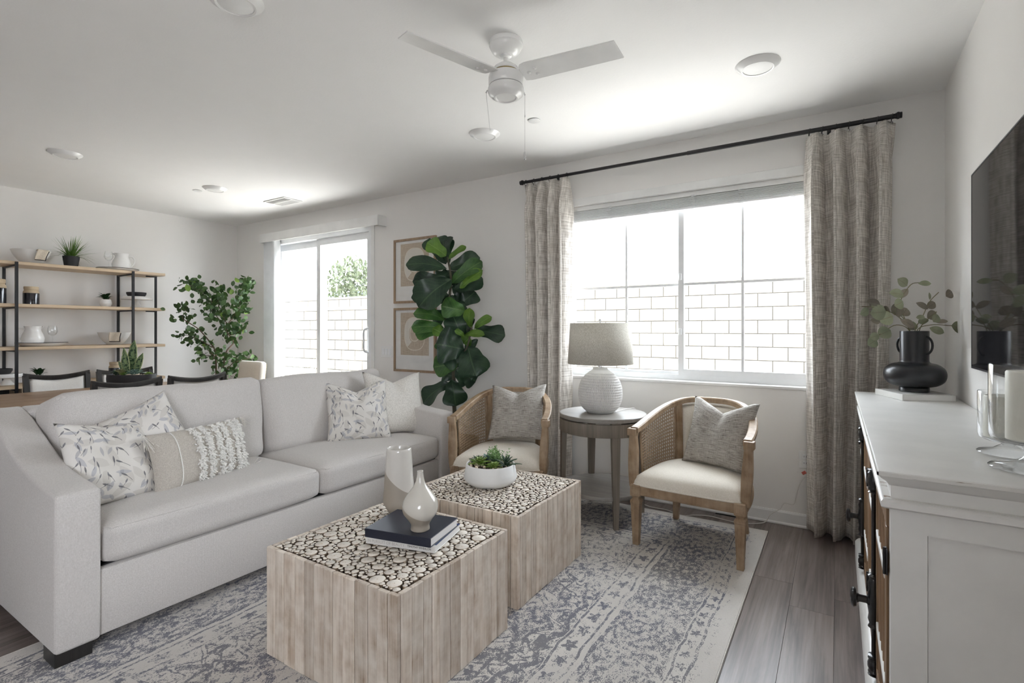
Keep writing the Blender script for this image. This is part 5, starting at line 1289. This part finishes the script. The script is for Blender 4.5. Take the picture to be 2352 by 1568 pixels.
FL = [(450, 300, 320, 95, 175, 0, .10), (448, 300, 420, 80, 150, 0, .09), (470, 300, 490, 100, 60, 0, .06), (445, 240, 290, 130, 115, 1, -.05), (462, 268, 605, 160, 52, 1, -.03), (452, 345, 118, 300, 135, 0, -.08), (468, 345, 722, 250, 120, 0, .03), (478, 440, 385, 390, 95, 0, .08), (492, 465, 735, 280, 105, 1.5, -.03), (560, 505, 742, 355, 80, 1, -.06), (510, 520, 745, 420, 125, 0, .05), (470, 440, 168, 445, 115, 0, -.02), (488, 435, 215, 650, 215, 0, -.11), (470, 560, 160, 580, 90, 0, -.06), (560, 640, 688, 530, 135, 0, .08), (600, 690, 405, 650, 135, 1.5, -.05), (440, 770, 182, 700, 115, .5, -.07), (430, 830, 162, 820, 95, .5, -.05), (400, 850, 190, 880, 90, .5, .02), (445, 905, 335, 830, 85, 1, -.06), (570, 900, 500, 720, 155, 0, -.02), (650, 830, 635, 670, 85, 1, -.06), (675, 835, 812, 735, 62, 1, -.05), (680, 850, 928, 890, 125, 0, -.04), (600, 905, 520, 848, 46, 1, -.08), (590, 890, 757, 882, 62, 1, -.09), (585, 1005, 370, 960, 230, 0, -.10), (580, 1000, 395, 1080, 200, 0, -.07), (625, 985, 690, 1225, 220, 0, -.12), (545, 1120, 340, 1150, 140, .5, -.04), (520, 1165, 625, 1290, 120, 0, .03), (560, 1190, 690, 1270, 130, 0, .05), (490, 1255, 525, 1470, 160, 0, -.04), (480, 1285, 248, 1440, 130, 0, -.02), (560, 760, 655, 830, 110, 0, .05), (490, 650, 620, 560, 130, 0, .08), (470, 620, 590, 760, 130, 0, .07), (500, 560, 450, 640, 90, 0, .04), (600, 960, 680, 1000, 120, 0, .06), (560, 1000, 510, 900, 120, 0, .06), (510, 760, 620, 740, 120, 0, .06), (490, 500, 600, 520, 120, 0, .07), (490, 480, 520, 360, 120, 0, .09), (440, 1150, 520, 1060, 150, 0, .02), (640, 900, 590, 960, 90, 1, -.02)]
FL += [(470, 700, 330, 780, 120, 0, .03), (470, 600, 330, 560, 130, 0, .06), (510, 900, 640, 800, 140, 0, .07), (490, 1030, 400, 920, 130, .5, .05), (600, 1130, 640, 1010, 150, 0, .05), (540, 420, 650, 330, 110, 0, .08), (500, 620, 560, 720, 130, 0, .0), (460, 380, 360, 440, 100, 0, .05), (520, 1230, 420, 1200, 110, 0, .04)]
rn = random.Random(77)
for i, (x0, y0, x1, y1, w, tone, d) in enumerate(FL):
    m = MB(); a, b = fp(x0, y0, d * .45), fp(x1, y1, d * 1.3)
    wm = w / 3.564 * K * 1.32
    leaf(m, a, b, wm, FIG, (rn.uniform(-.55, .55), -1, rn.uniform(-.1, .8)), rn.uniform(.04, .14), rn.uniform(.02, .30), .075, i * 1.7, 14, 8)
    o = m.put('leaf', M['figlight'] if tone == 1 else (M['figmid'] if tone else M['fig']), t, ang=0)
# ---------------------------------------------------------------- ficus tree in the far corner
KX, KY = -6.10, 3.30
kx = .844 * KX + .536 * KY; kf = -.536 * KX + .844 * KY; k2 = kf / 1177.0; PX1 = 1176 + 1177 * kx / kf
t = thing('ficus_tree', 'small-leaved ficus tree standing in the far corner by the dining table', 'plant', (KX, KY, 0), R(32.4))
MB().lathe([(.12, .002), (.13, .004), (.16, .30), (.165, .34), (.150, .342), (.145, .30)], 32, cap=False).put('pot', M['blackpot'], t)
MB().lathe([(.147, .30), (.001, .315)], 24, cap=False).put('soil', M['soil'], t)
def kp(x, y, d=0): px, py = 380 + x / 6.03, 620 + y / 6.03; return Vector(((px - PX1) * k2, d, 1.323 - (py - 756) * k2))
BR = [[(715, 1500), (690, 1200), (650, 1070), (480, 830), (330, 670), (180, 560), (60, 480)], [(800, 1500), (840, 1150), (880, 1000), (900, 800), (960, 550), (1060, 300), (1120, 130)], [(880, 1000), (800, 780), (700, 560), (600, 350), (480, 240), (380, 190)], [(690, 1230), (590, 1180), (500, 1230)], [(650, 1070), (430, 950), (280, 900), (130, 950)], [(900, 900), (1050, 850), (1160, 790)], [(800, 1440), (900, 1300), (1050, 1260), (1180, 1210)], [(810, 1450), (880, 1430), (950, 1480)], [(900, 820), (820, 620), (760, 420), (720, 200)], [(930, 650), (1040, 560), (1120, 560)], [(690, 1200), (560, 1080), (450, 1020)]]
dn = [.5, 1.25, 1.1, .45, .45, .4, .55, .5, 1.2, .5, .5]
m = MB(); lv = []; rn = random.Random(21)
for i, b in enumerate(BR):
    pts = [kp(x, y, rn.uniform(-.05, .05) * k) for k, (x, y) in enumerate(b)]
    if i < 2: pts.insert(0, Vector((.02 * (1 if i else -1), 0, .31)))
    cr = catmull(pts, 6); r0 = .012 if i < 2 else .006; n = len(cr)
    m.tube(cr, [lerp(r0, .002, q / (n - 1)) for q in range(n)], 6)
    for q in range(int(104 * dn[i] * len(b) / 5)):
        f = rn.uniform(.42 if i < 2 else .25, 1.0) if i not in (0,) else rn.choice([rn.uniform(.55, 1.0), rn.uniform(.55, 1), rn.uniform(.2, .3)])
        p = cr[min(n - 1, int(f * (n - 1)))]; sp_ = .054 if f < .9 else .034
        lv.append(p + Vector((rn.gauss(0, sp_), rn.gauss(0, sp_ * 1.3), rn.gauss(0, sp_))))
m.put('trunk', M['trunk'], t)
lms = []
for k in range(6):
    m = MB(); leaf(m, (0, 0, 0), (0, 0, .064 + .004 * k), .043 + .002 * k, OVAL, (0, -1, 0), .08 * (k % 2), .15, 0, 0, 5, 2); o = m.put('leaf', M['figlight'] if k == 9 else (M['ficuslight'] if k == 5 else M['ficus']), t, ang=0); lms.append(o)
rn.shuffle(lv)
for i, p in enumerate(lv[:298]):
    src = lms[rn.choice([0, 1, 2, 3, 4, 0, 1, 2, 3, 4, 5])]
    if i < 6: src = lms[i]; o = src
    else: o = src.copy(); C.objects.link(o); o.parent = t
    o.location = p; o.rotation_euler = (rn.gauss(.3, .7), rn.gauss(0, .9), rn.uniform(-1.1, 1.1)); s = rn.uniform(.75, 1.15); o.scale = (s, s, s)
m = MB()
for p in lv[298:]:
    d = Vector((rn.gauss(0, 1), rn.gauss(0, 1), rn.gauss(0, 1) + .3)).normalized(); leaf(m, p, p + d * rn.uniform(.05, .072), .044, OVAL, (rn.gauss(0, .5), -1, rn.gauss(.3, .4)), .05, .1, 0, 0, 4, 2)
stuff(m.put('inner_leaves', M['ficus'], t, ang=0))
print('ficus leaves', len(lv))
# ---------------------------------------------------------------- dining table and chairs
t = thing('dining_table', 'long brown wooden dining table behind the sofa', 'table', (-5.58, 1.75, 0)); to = t.location
xs = [-6.10, -5.84, -5.58, -5.32, -5.06]
for a, b in zip(xs, xs[1:]): MB().box(a + .0008, b - .0008, .62, 3.02, .722, .76, .002).put('top_board', M['dtable'], t, smooth=False, off=to)
MB().box(-5.98, -5.18, .75, 2.92, .64, .722).put('apron', M['dtable'], t, smooth=False, off=to)
for x in (-5.95, -5.21):
    for y in (.80, 2.86): MB().box(x - .04, x + .04, y - .04, y + .04, 0, .722, .004).put('leg', M['dtable'], t, smooth=False, off=to)
def dchair(lab, x, y, rz):
    """local: faces -y; back at +y"""
    t = thing('dining_chair', lab, 'chair', (x, y, 0), rz, 'dark framed dining chairs'); W = .245
    def topz(u): return .865 + .036 * abs(2 * u - 1) ** 1.8
    def by(z): return .20 + (z - .45) * .13
    def cv(u): return .028 * (1 - (2 * u - 1) ** 2)
    m = MB(); fs = [((lerp(-W, W, u), by(.86) + cv(u), topz(u)), (0, 1, 0), (0, 0, 1)) for u in [q / 16 for q in range(17)]]
    m.sweep(fs, [(-.016, -.022), (.016, -.022), (.018, -.014), (.018, .010), (.010, .018), (-.010, .018), (-.018, .010), (-.018, -.014)]); m.put('top_rail', M['dkwood'], t)
    for s in (-1, 1):
        m = MB(); m.sweep([((s * (W - .014 - .012 * (1 - f)), by(z) - (.0 if z > .44 else (.45 - z) * -.1), z), (1, 0, 0), (0, 1, 0)) for f, z in [(q / 10, lerp(0, .895, q / 10)) for q in range(11)]], [(-.019, -.018), (.019, -.018), (.019, .018), (-.019, .018)]); m.put('back_post', M['dkwood'], t)
        m = MB(); m.sweep([((s * .21, -.22, z), (w, 0, 0), (0, w, 0)) for z, w in ((0, .014), (.42, .021))], [(-1, -1), (1, -1), (1, 1), (-1, 1)]); m.put('leg', M['dkwood'], t, smooth=False)
    m = MB()
    for off in (-.016, .013): m.grid(lambda u, v: Vector((lerp(-W + .036, W - .036, u), by(lerp(.49, topz(u) - .03, v)) + cv(u) * v + off * (max(0, 1 - (2 * u - 1) ** 8) * max(0, 1 - (2 * v - 1) ** 8)) ** .4 - .001, lerp(.49, topz(u) - .020, v))), 14, 10)
    bmesh.ops.remove_doubles(m.bm, verts=m.bm.verts[:], dist=1e-5); o = m.put('backrest', M['dchair'], t, ang=0)
    m = MB(); m.tube([(lerp(-W + .038, W - .038, q / 12), by(.84) + cv(q / 12) + .012, topz(q / 12) - .026) for q in range(13)] + [(W - .038, by(z) + .013, z) for z in (.7, .5)], .0022, 5); m.put('piping', M['cream'], o)
    m = MB(); softbox(m, (0, -.01, .46), (.245, .235, .045), .035, (0, 0, .012), 6); m.put('seat', M['dchair'], t, ang=0)
    MB().box(-.225, .225, -.225, .20, .38, .42, .004).put('seat_frame', M['dkwood'], t, smooth=False)
HP = PI / 2
dchair('dark framed dining chair backing the sofa, before the succulent planter', -5.20, 1.875, -HP)
dchair('dark framed dining chair backing the sofa, nearest the ficus', -5.20, 2.425, -HP)
dchair('dark framed dining chair across the table, below the white jug', -6.06, 1.815, HP)
dchair('dark framed dining chair across the table, mostly hidden by the planter', -6.06, 2.37, HP)
t = thing('host_chair', 'cream upholstered host chair with nailhead trim at the table end', 'chair', (-5.52, 3.10, 0), 0)
m = MB(); mt = Matrix.Translation((0, .16, .72)) @ Matrix.Rotation(R(-7), 4, 'X'); softbox(m, (0, 0, 0), (.215, .045, .25), .035, (0, .008, .0), 8, mt); m.put('backrest', M['cream'], t, ang=0)
m = MB(); softbox(m, (0, -.06, .43), (.225, .22, .06), .04, (0, 0, .012), 6); m.put('seat', M['cream'], t, ang=0)
m = MB()
for k in range(24): 
    z = .52 + k * .018; m.sphere(mt @ Vector((.206, .035, z - .72)), .0055, 6, 4)
m.put('nailheads', M['brass'], t)
for x, y in ((-.19, -.24), (.19, -.24), (-.19, .14), (.19, .14)): MB().box(x - .018, x + .018, y - .018, y + .018, 0, .38, .003).put('leg', M['dkwood'], t, smooth=False)
# planter centrepiece
t = thing('succulent_planter', 'charcoal oval planter of snake plant and succulents on the dining table', 'planter', (-5.52, 2.12, .7605), R(32.4)); pl = t
MB().lathe([(.150, 0), (.185, .004), (.207, .04), (.214, .105), (.211, .147), (.206, .150), (.199, .146), (.197, .12)], 48, cap=False, sy=.62).put('vessel', M['blackpot'], t)
MB().lathe([(.199, .130), (.001, .136)], 30, cap=False, sy=.62).put('soil', M['soil'], t)
M['snake'] = None
def mk_snake():
    m, nt, b = newmat('snake_plant_leaf'); b.inputs['Roughness'].default_value = .45
    tc = nt.nodes.new('ShaderNodeTexCoord'); sp = N(nt, 'ShaderNodeSeparateXYZ'); L(nt, tc.outputs['UV'], sp.inputs[0])
    n = nz(nt, mapv(nt, 'UV', (16, 3, 1)), 1, 2, .5, 1.0); av = mth(nt, 'ABSOLUTE', mth(nt, 'SUBTRACT', sp.outputs[1], .5))
    cc = ramp(nt, n, [(.42, (.020, .055, .024)), (.56, (.20, .29, .13))]); cc = mix(nt, mth(nt, 'GREATER_THAN', av, .42), cc, (.36, .40, .19)); L(nt, cc, b.inputs['Base Color']); return m
M['snake'] = mk_snake()
k3 = (.536 * 5.52 + .844 * 2.12) / 1177
for (bx, tx, tz, w, d) in ((308, 311, 780, 17, 0), (300, 281, 798, 11, .02), (302, 279, 828, 8, -.02), (316, 333, 810, 13, -.01), (304, 299, 805, 15, -.04), (298, 290, 815, 12, .03)):
    m = MB(); a = Vector(((bx - 305) * k3, d, .132)); b = Vector(((tx - 305) * k3, d * 1.3, 1.323 - (tz - 756) * k3 - .7605)); leaf(m, a, b, w * k3 * 1.25, [(0, .55), (.3, .85), (.55, 1), (.8, .7), (.95, .2), (1, .02)], (.1, -1, .1), .03, .25, 0, 0, 10, 4); o = m.put('leaf', M['snake'], t, ang=0); s = o.modifiers.new('thickness', 'SOLIDIFY'); s.thickness = .003
M['succtan'] = leafmat('tan_succulent', (.20, .20, .09), (.36, .36, .18), (.45, .42, .25), .4, .3)
rosette(pl, (-.055, -.05, .135), .085, 20, M['succtan'], 30, .42, seed=21, outline=OVAL)
rosette(pl, (-.13, -.02, .135), .065, 20, M['succdk'], 20, .35, seed=22)
rosette(pl, (.07, -.05, .135), .085, 34, M['succblue'], 18, .16, seed=23)
rosette(pl, (.165, -.01, .135), .045, 18, M['succ'], 15, .45, seed=24, outline=OVAL)
rosette(pl, (-.015, -.075, .135), .05, 18, M['succ'], 20, .34, seed=25)
pp = None; rn = random.Random(3)
for (x, y, s) in ((.045, -.095, .022), (.085, -.09, .017), (.11, -.08, .02), (.13, -.06, .014), (-.03, -.10, .012), (.15, -.05, .013), (0, .07, .018), (-.10, -.08, .012)):
    if pp is None: mm = MB(); mm.sphere((0, 0, 0), 1, 10, 6, (1.2, .8, .7)); pp = mm.put('pebble', M['pebble'], t)
    else: pp = pp.copy(); C.objects.link(pp)
    pp.location = (x, y, .142); pp.scale = (s, s, s); pp.rotation_euler = (0, 0, rn.uniform(0, 3))
# ---------------------------------------------------------------- shelf unit
t = thing('shelf_unit', 'tall oak shelf unit with slim black metal posts against the dining room wall', 'shelf', (-6.75, 1.85, 0)); uo = t.location
SX0, SX1, SY0, SY1 = -6.945, -6.555, .55, 2.853
for z in (1.967, 1.566, 1.154): MB().box(SX0, SX1, SY0, SY1, z - .030, z, .002).put('shelf_board', M['shelfwood'], t, smooth=False, off=uo)
SZ = {3: 1.9675, 2: 1.5665, 1: 1.1545, 0: .7865}
MB().box(SX0, SX1, SY0, SY1, .756, .786, .002).put('cabinet_top', M['shelfwood'], t, smooth=False, off=uo)
MB().box(SX0, SX1 - .002, 1.62, SY1 - .02, .10, .756).put('cabinet_body', M['shelfwood'], t, smooth=False, off=uo)
for k in range(3): 
    y0 = 1.66 + k * .39; o = MB().box(SX1 - .002, SX1 + .012, y0, y0 + .37, .44, .735, .002).put('drawer', M['shelfwood'], t, smooth=False, off=uo)
MB().box(SX0, SX0 + .012, SY0, 1.62, .10, .756).box(SX0 + .012, SX1 - .01, SY0, 1.62, .10, .12).put('cabinet_back', M['black'], t, smooth=False, off=uo)
for y in (.62, 1.58, 2.53):
    for x in (-6.930, SX1 + .006): MB().box(x - .011, x + .011, y - .011, y + .011, 0, 1.962 if x > -6.9 else 1.937).put('post', M['black'], t, smooth=False, off=uo)
    for z in (1.930, 1.529, 1.117, .749): MB().box(-6.92, SX1, y - .009, y + .009, z - .008, z + .006).put('bracket', M['black'], t, smooth=False, off=uo)
for x in (-6.70,):
    y = 2.815; MB().box(x - .010, x + .010, y - .010, y + .010, 0, 1.937).put('post', M['black'], t, smooth=False, off=uo)
    for z in (1.930, 1.529, 1.117): MB().box(x - .007, x + .007, y - .10, y, z - .006, z + .006).put('bracket', M['black'], t, smooth=False, off=uo)
IX = -6.75
def vessel(name, label, cat, x, y, z, prof, mat, n=40, group=None, part='body'):
    t = thing(name, label, cat, (x, y, z), 0, group); m = MB(); m.lathe(prof, n); m.put(part, mat, t); return t
def jug(label, y, z, hs, group='white jugs'):
    t = vessel('jug', label, 'jug', IX, y, z, [(.055, 0), (.066, .004), (.086, .04), (.090, .07), (.078, .11), (.064, .14), (.061, .165), (.066, .186), (.068, .190), (.064, .190), (.058, .165), (.06, .14), (.08, .07), (.05, .012)], M['ceramic'], 44, group)
    MB().tube(catmull([(0, hs * .060, .162), (0, hs * .098, .165), (0, hs * .122, .135), (0, hs * .118, .09), (0, hs * .095, .055), (0, hs * .083, .045)], 6), .0075, 8).put('handle', M['ceramic'], t)
    m = MB(); m.sweep([((0, -hs * (.050 + .028 * f), .160 + .03 * f), (1, 0, 0), (0, 0, 1)) for f in (0, .35, .7, 1)], [(-.022, .004), (-.012, -.010), (.012, -.010), (.022, .004), (.012, -.005), (-.012, -.005)]); m.put('spout', M['ceramic'], t)
def tray(label, y, z, r, flare, group='serving plates'):
    return vessel('serving_plate', label, 'plate', IX, y, z, [(r * .72, 0), (r * .78, .002), (r, flare), (r + .002, flare + .003), (r - .004, flare + .004), (r * .76, .008), (.001, .007)], M['ceramic'], 48, group)
def rimmed(t, r, z): MB().tube([(r * math.cos(a), r * math.sin(a), z) for a in [k * PI / 24 for k in range(48)]], .003, 5, closed=True).put('rim', M['black'], t)
def goblet(label, y, z, group='wine glasses'):
    vessel('wine_glass', label, 'glass', IX + .04, y, z, [(.001, .001), (.034, .001), (.034, .003), (.006, .008), (.0035, .02), (.0035, .085), (.010, .093), (.030, .11), (.041, .135), (.038, .165), (.031, .195), (.0298, .195), (.0365, .165), (.039, .135), (.028, .112), (.004, .098)], M['glass'], 32, group, 'bowl')
def bowl(label, y, z, r, h, group='white bowls'):
    return vessel('serving_bowl', label, 'bowl', IX, y, z, [(r * .38, 0), (r * .42, .002), (r * .66, h * .28), (r * .88, h * .66), (r, h), (r - .005, h + .001), (r * .84, h * .66), (r * .6, h * .3), (.001, h * .12)], M['matt'], 48, group)
def napkin(label, y, z, rim_r, h, ang):
    t = thing('napkin', label, 'napkin', (IX, y, z), ang, 'linen napkins'); m = MB(); w = .105
    def fn(u, v):
        x = (u - .5) * w * (1 - .12 * v) + .004 * math.sin(v * 6)
        if v < .35: f = v / .35; r = lerp(rim_r * .55, rim_r, f); zz = h + lerp(-.035, .006, f)
        else: f = (v - .35) / .65; r = rim_r + .008 - f * rim_r * .26 * .9; zz = h + .006 - f * h * .78
        return Vector((x, -(r + .006) - .006 * math.sin(u * 7 + v * 4), zz))
    m.grid(fn, 12, 16); o = m.put('cloth', M['napkin'], t, ang=0); s = o.modifiers.new('thickness', 'SOLIDIFY'); s.thickness = .004
    m = MB(); m.tube([fn(q / 12, 1) for q in range(13)] + [fn(1, 1 - q / 16) for q in range(1, 10)], .004, 5); m.put('black_hem', M['black'], t)
def jar(label, y, z, r, h, group='black glazed jars'):
    t = vessel('storage_jar', label, 'jar', IX, y, z, [(r * .94, 0), (r, .004), (r, h * .62), (r * .985, h * .64)], M['jarblack'], 36, group)
    MB().lathe([(r * .985, h * .635), (r * .96, h * .72), (r * .84, h * .80), (r * .80, h * .82)], 36, cap=False).put('shoulder', M['jarclay'], t)
    MB().lathe([(r * .80, h * .82), (r * .88, h * .84), (r * .90, h * .97), (r * .86, h), (.001, h)], 36, cap=False).put('lid', M['jarclay'], t)
def cakestand(label, y, z, r, h, group='white cake stands'):
    vessel('cake_stand', label, 'cake stand', IX, y, z, [(.062, 0), (.066, .004), (.045, .02), (.026, .05), (.024, h * .6), (.034, h - .03), (r * .96, h - .026), (r, h - .022), (r, h - .008), (r * .97, h - .004), (r * .9, h - .004), (r * .87, h + .010), (.001, h + .010)], M['ceramic'], 48, group)
def dish(label, y, z, r, group='black dishes'):
    vessel('stacked_dish', label, 'dish', IX, y, z, [(r * .80, 0), (r * .84, .001), (r * .99, .03), (r, .048), (r - .006, .049), (r * .9, .02), (.001, .012)], M['blackpot'], 40, group)
bt1 = bowl('wide white bowl with a napkin at the left of the top shelf', 1.735, SZ[3], .152, .135)
napkin('tan napkin hanging over the bowl on the top shelf', 1.735, SZ[3], .152, .135, R(108))
t = vessel('potted_grass', 'grassy plant in a black pot on the top shelf', 'plant', IX, 2.05, SZ[3], [(.052, 0), (.056, .002), (.070, .10), (.071, .115), (.066, .116), (.063, .10)], M['blackpot'], 32, None, 'pot')
MB().lathe([(.064, .10), (.001, .108)], 20, cap=False).put('soil', M['moss'], t)
rn = random.Random(6); m = MB()
for k in range(130):
    a = rn.uniform(0, 6.28); el = rn.uniform(.25, 1.45); ln = rn.uniform(.16, .30); d = Vector((math.cos(a) * math.cos(el), math.sin(a) * math.cos(el), math.sin(el))); n_ = Vector((-math.sin(a), math.cos(a), 0)); dr = rn.uniform(.05, .16)
    def fn(u, v): return Vector((0, 0, .10)) + d * (u * ln) + Vector((0, 0, -dr * u * u * (1.1 - el * .5))) + n_ * (v - .5) * .0075 * (1 - u * u * .95) + Vector((math.cos(a), math.sin(a), 0)) * .02
    m.grid(fn, 7, 1)
stuff(m.put('blades', M['grass'], t, ang=0))
tr = tray('white black-rimmed plate under the jug on the top shelf', 2.462, SZ[3], .19, .022); rimmed(tr, .19, .025)
jug('white jug on the top shelf with its handle to the right', 2.497, SZ[3] + .009, 1)
goblet('wine glass beside the jug on the top shelf', 2.362, SZ[3] + .0085)
jar('taller black glazed jar with clay neck at the left edge', 1.490, SZ[2], .068, .235)
jar('black glazed jar with clay neck standing alone on the second shelf', 1.736, SZ[2], .063, .178)
def potplant(label, y, z, lm, pr=.056, ph=.082):
    t = vessel('potted_succulent', label, 'plant', IX, y, z, [(pr * .6, 0), (pr * .7, .002), (pr, ph * .4), (pr * .98, ph * .6), (pr * .82, ph), (pr * .74, ph), (pr * .78, ph * .8)], M['ceramic'], 32, 'small potted plants', 'pot'); rn = random.Random(int(y * 1000))
    MB().lathe([(pr * .76, ph * .86), (.001, ph * .9)], 16, cap=False).put('soil', M['soil'], t)
    for k in range(26):
        a = k * 2.4; el = rn.uniform(.15, 1.3); ln = rn.uniform(.05, .085); b0 = Vector((.012 * math.cos(a), .012 * math.sin(a), ph * .88 + rn.uniform(0, .04))); d = Vector((math.cos(a) * math.cos(el), math.sin(a) * math.cos(el), math.sin(el) * .85)); m = MB()
        leaf(m, b0, b0 + d * ln, ln * .55, OVAL, Vector((-d.x * .5, -d.y * .5, 1)), .08, .15, 0, 0, 6, 2); m.put('leaf', lm, t, ang=0)
potplant('small green plant in a round white pot on the second shelf', 2.349, SZ[2], M['dkgreen'])
cakestand('white cake stand holding a black dish on the second shelf', 2.645, SZ[2], .150, .118)
dish('black stacked dish on the cake stand at the right end', 2.640, SZ[2] + .1285, .095)
tr = tray('white black-rimmed plate under the jug on the third shelf', 1.818, SZ[1], .198, .032); rimmed(tr, .198, .035)
jug('white jug on the third shelf with its handle to the left', 1.748, SZ[1] + .009, -1)
goblet('wine glass beside the jug on the third shelf', 1.888, SZ[1] + .0085)
bowl('white bowl with a napkin on the third shelf', 2.428, SZ[1], .150, .135)
napkin('tan napkin hanging over the bowl on the third shelf', 2.428, SZ[1], .150, .135, R(72))
cakestand('white cake stand holding a black dish on the lowest shelf', 1.560, SZ[0], .150, .100)
dish('black stacked dish on the low cake stand at the left edge', 1.500, SZ[0] + .1105, .100)
potplant('small green plant in a white pot on the cabinet top', 1.792, SZ[0], M['dkgreen'])
jar('black glazed jar with clay neck behind the dining planter', 2.440, SZ[0], .063, .175)
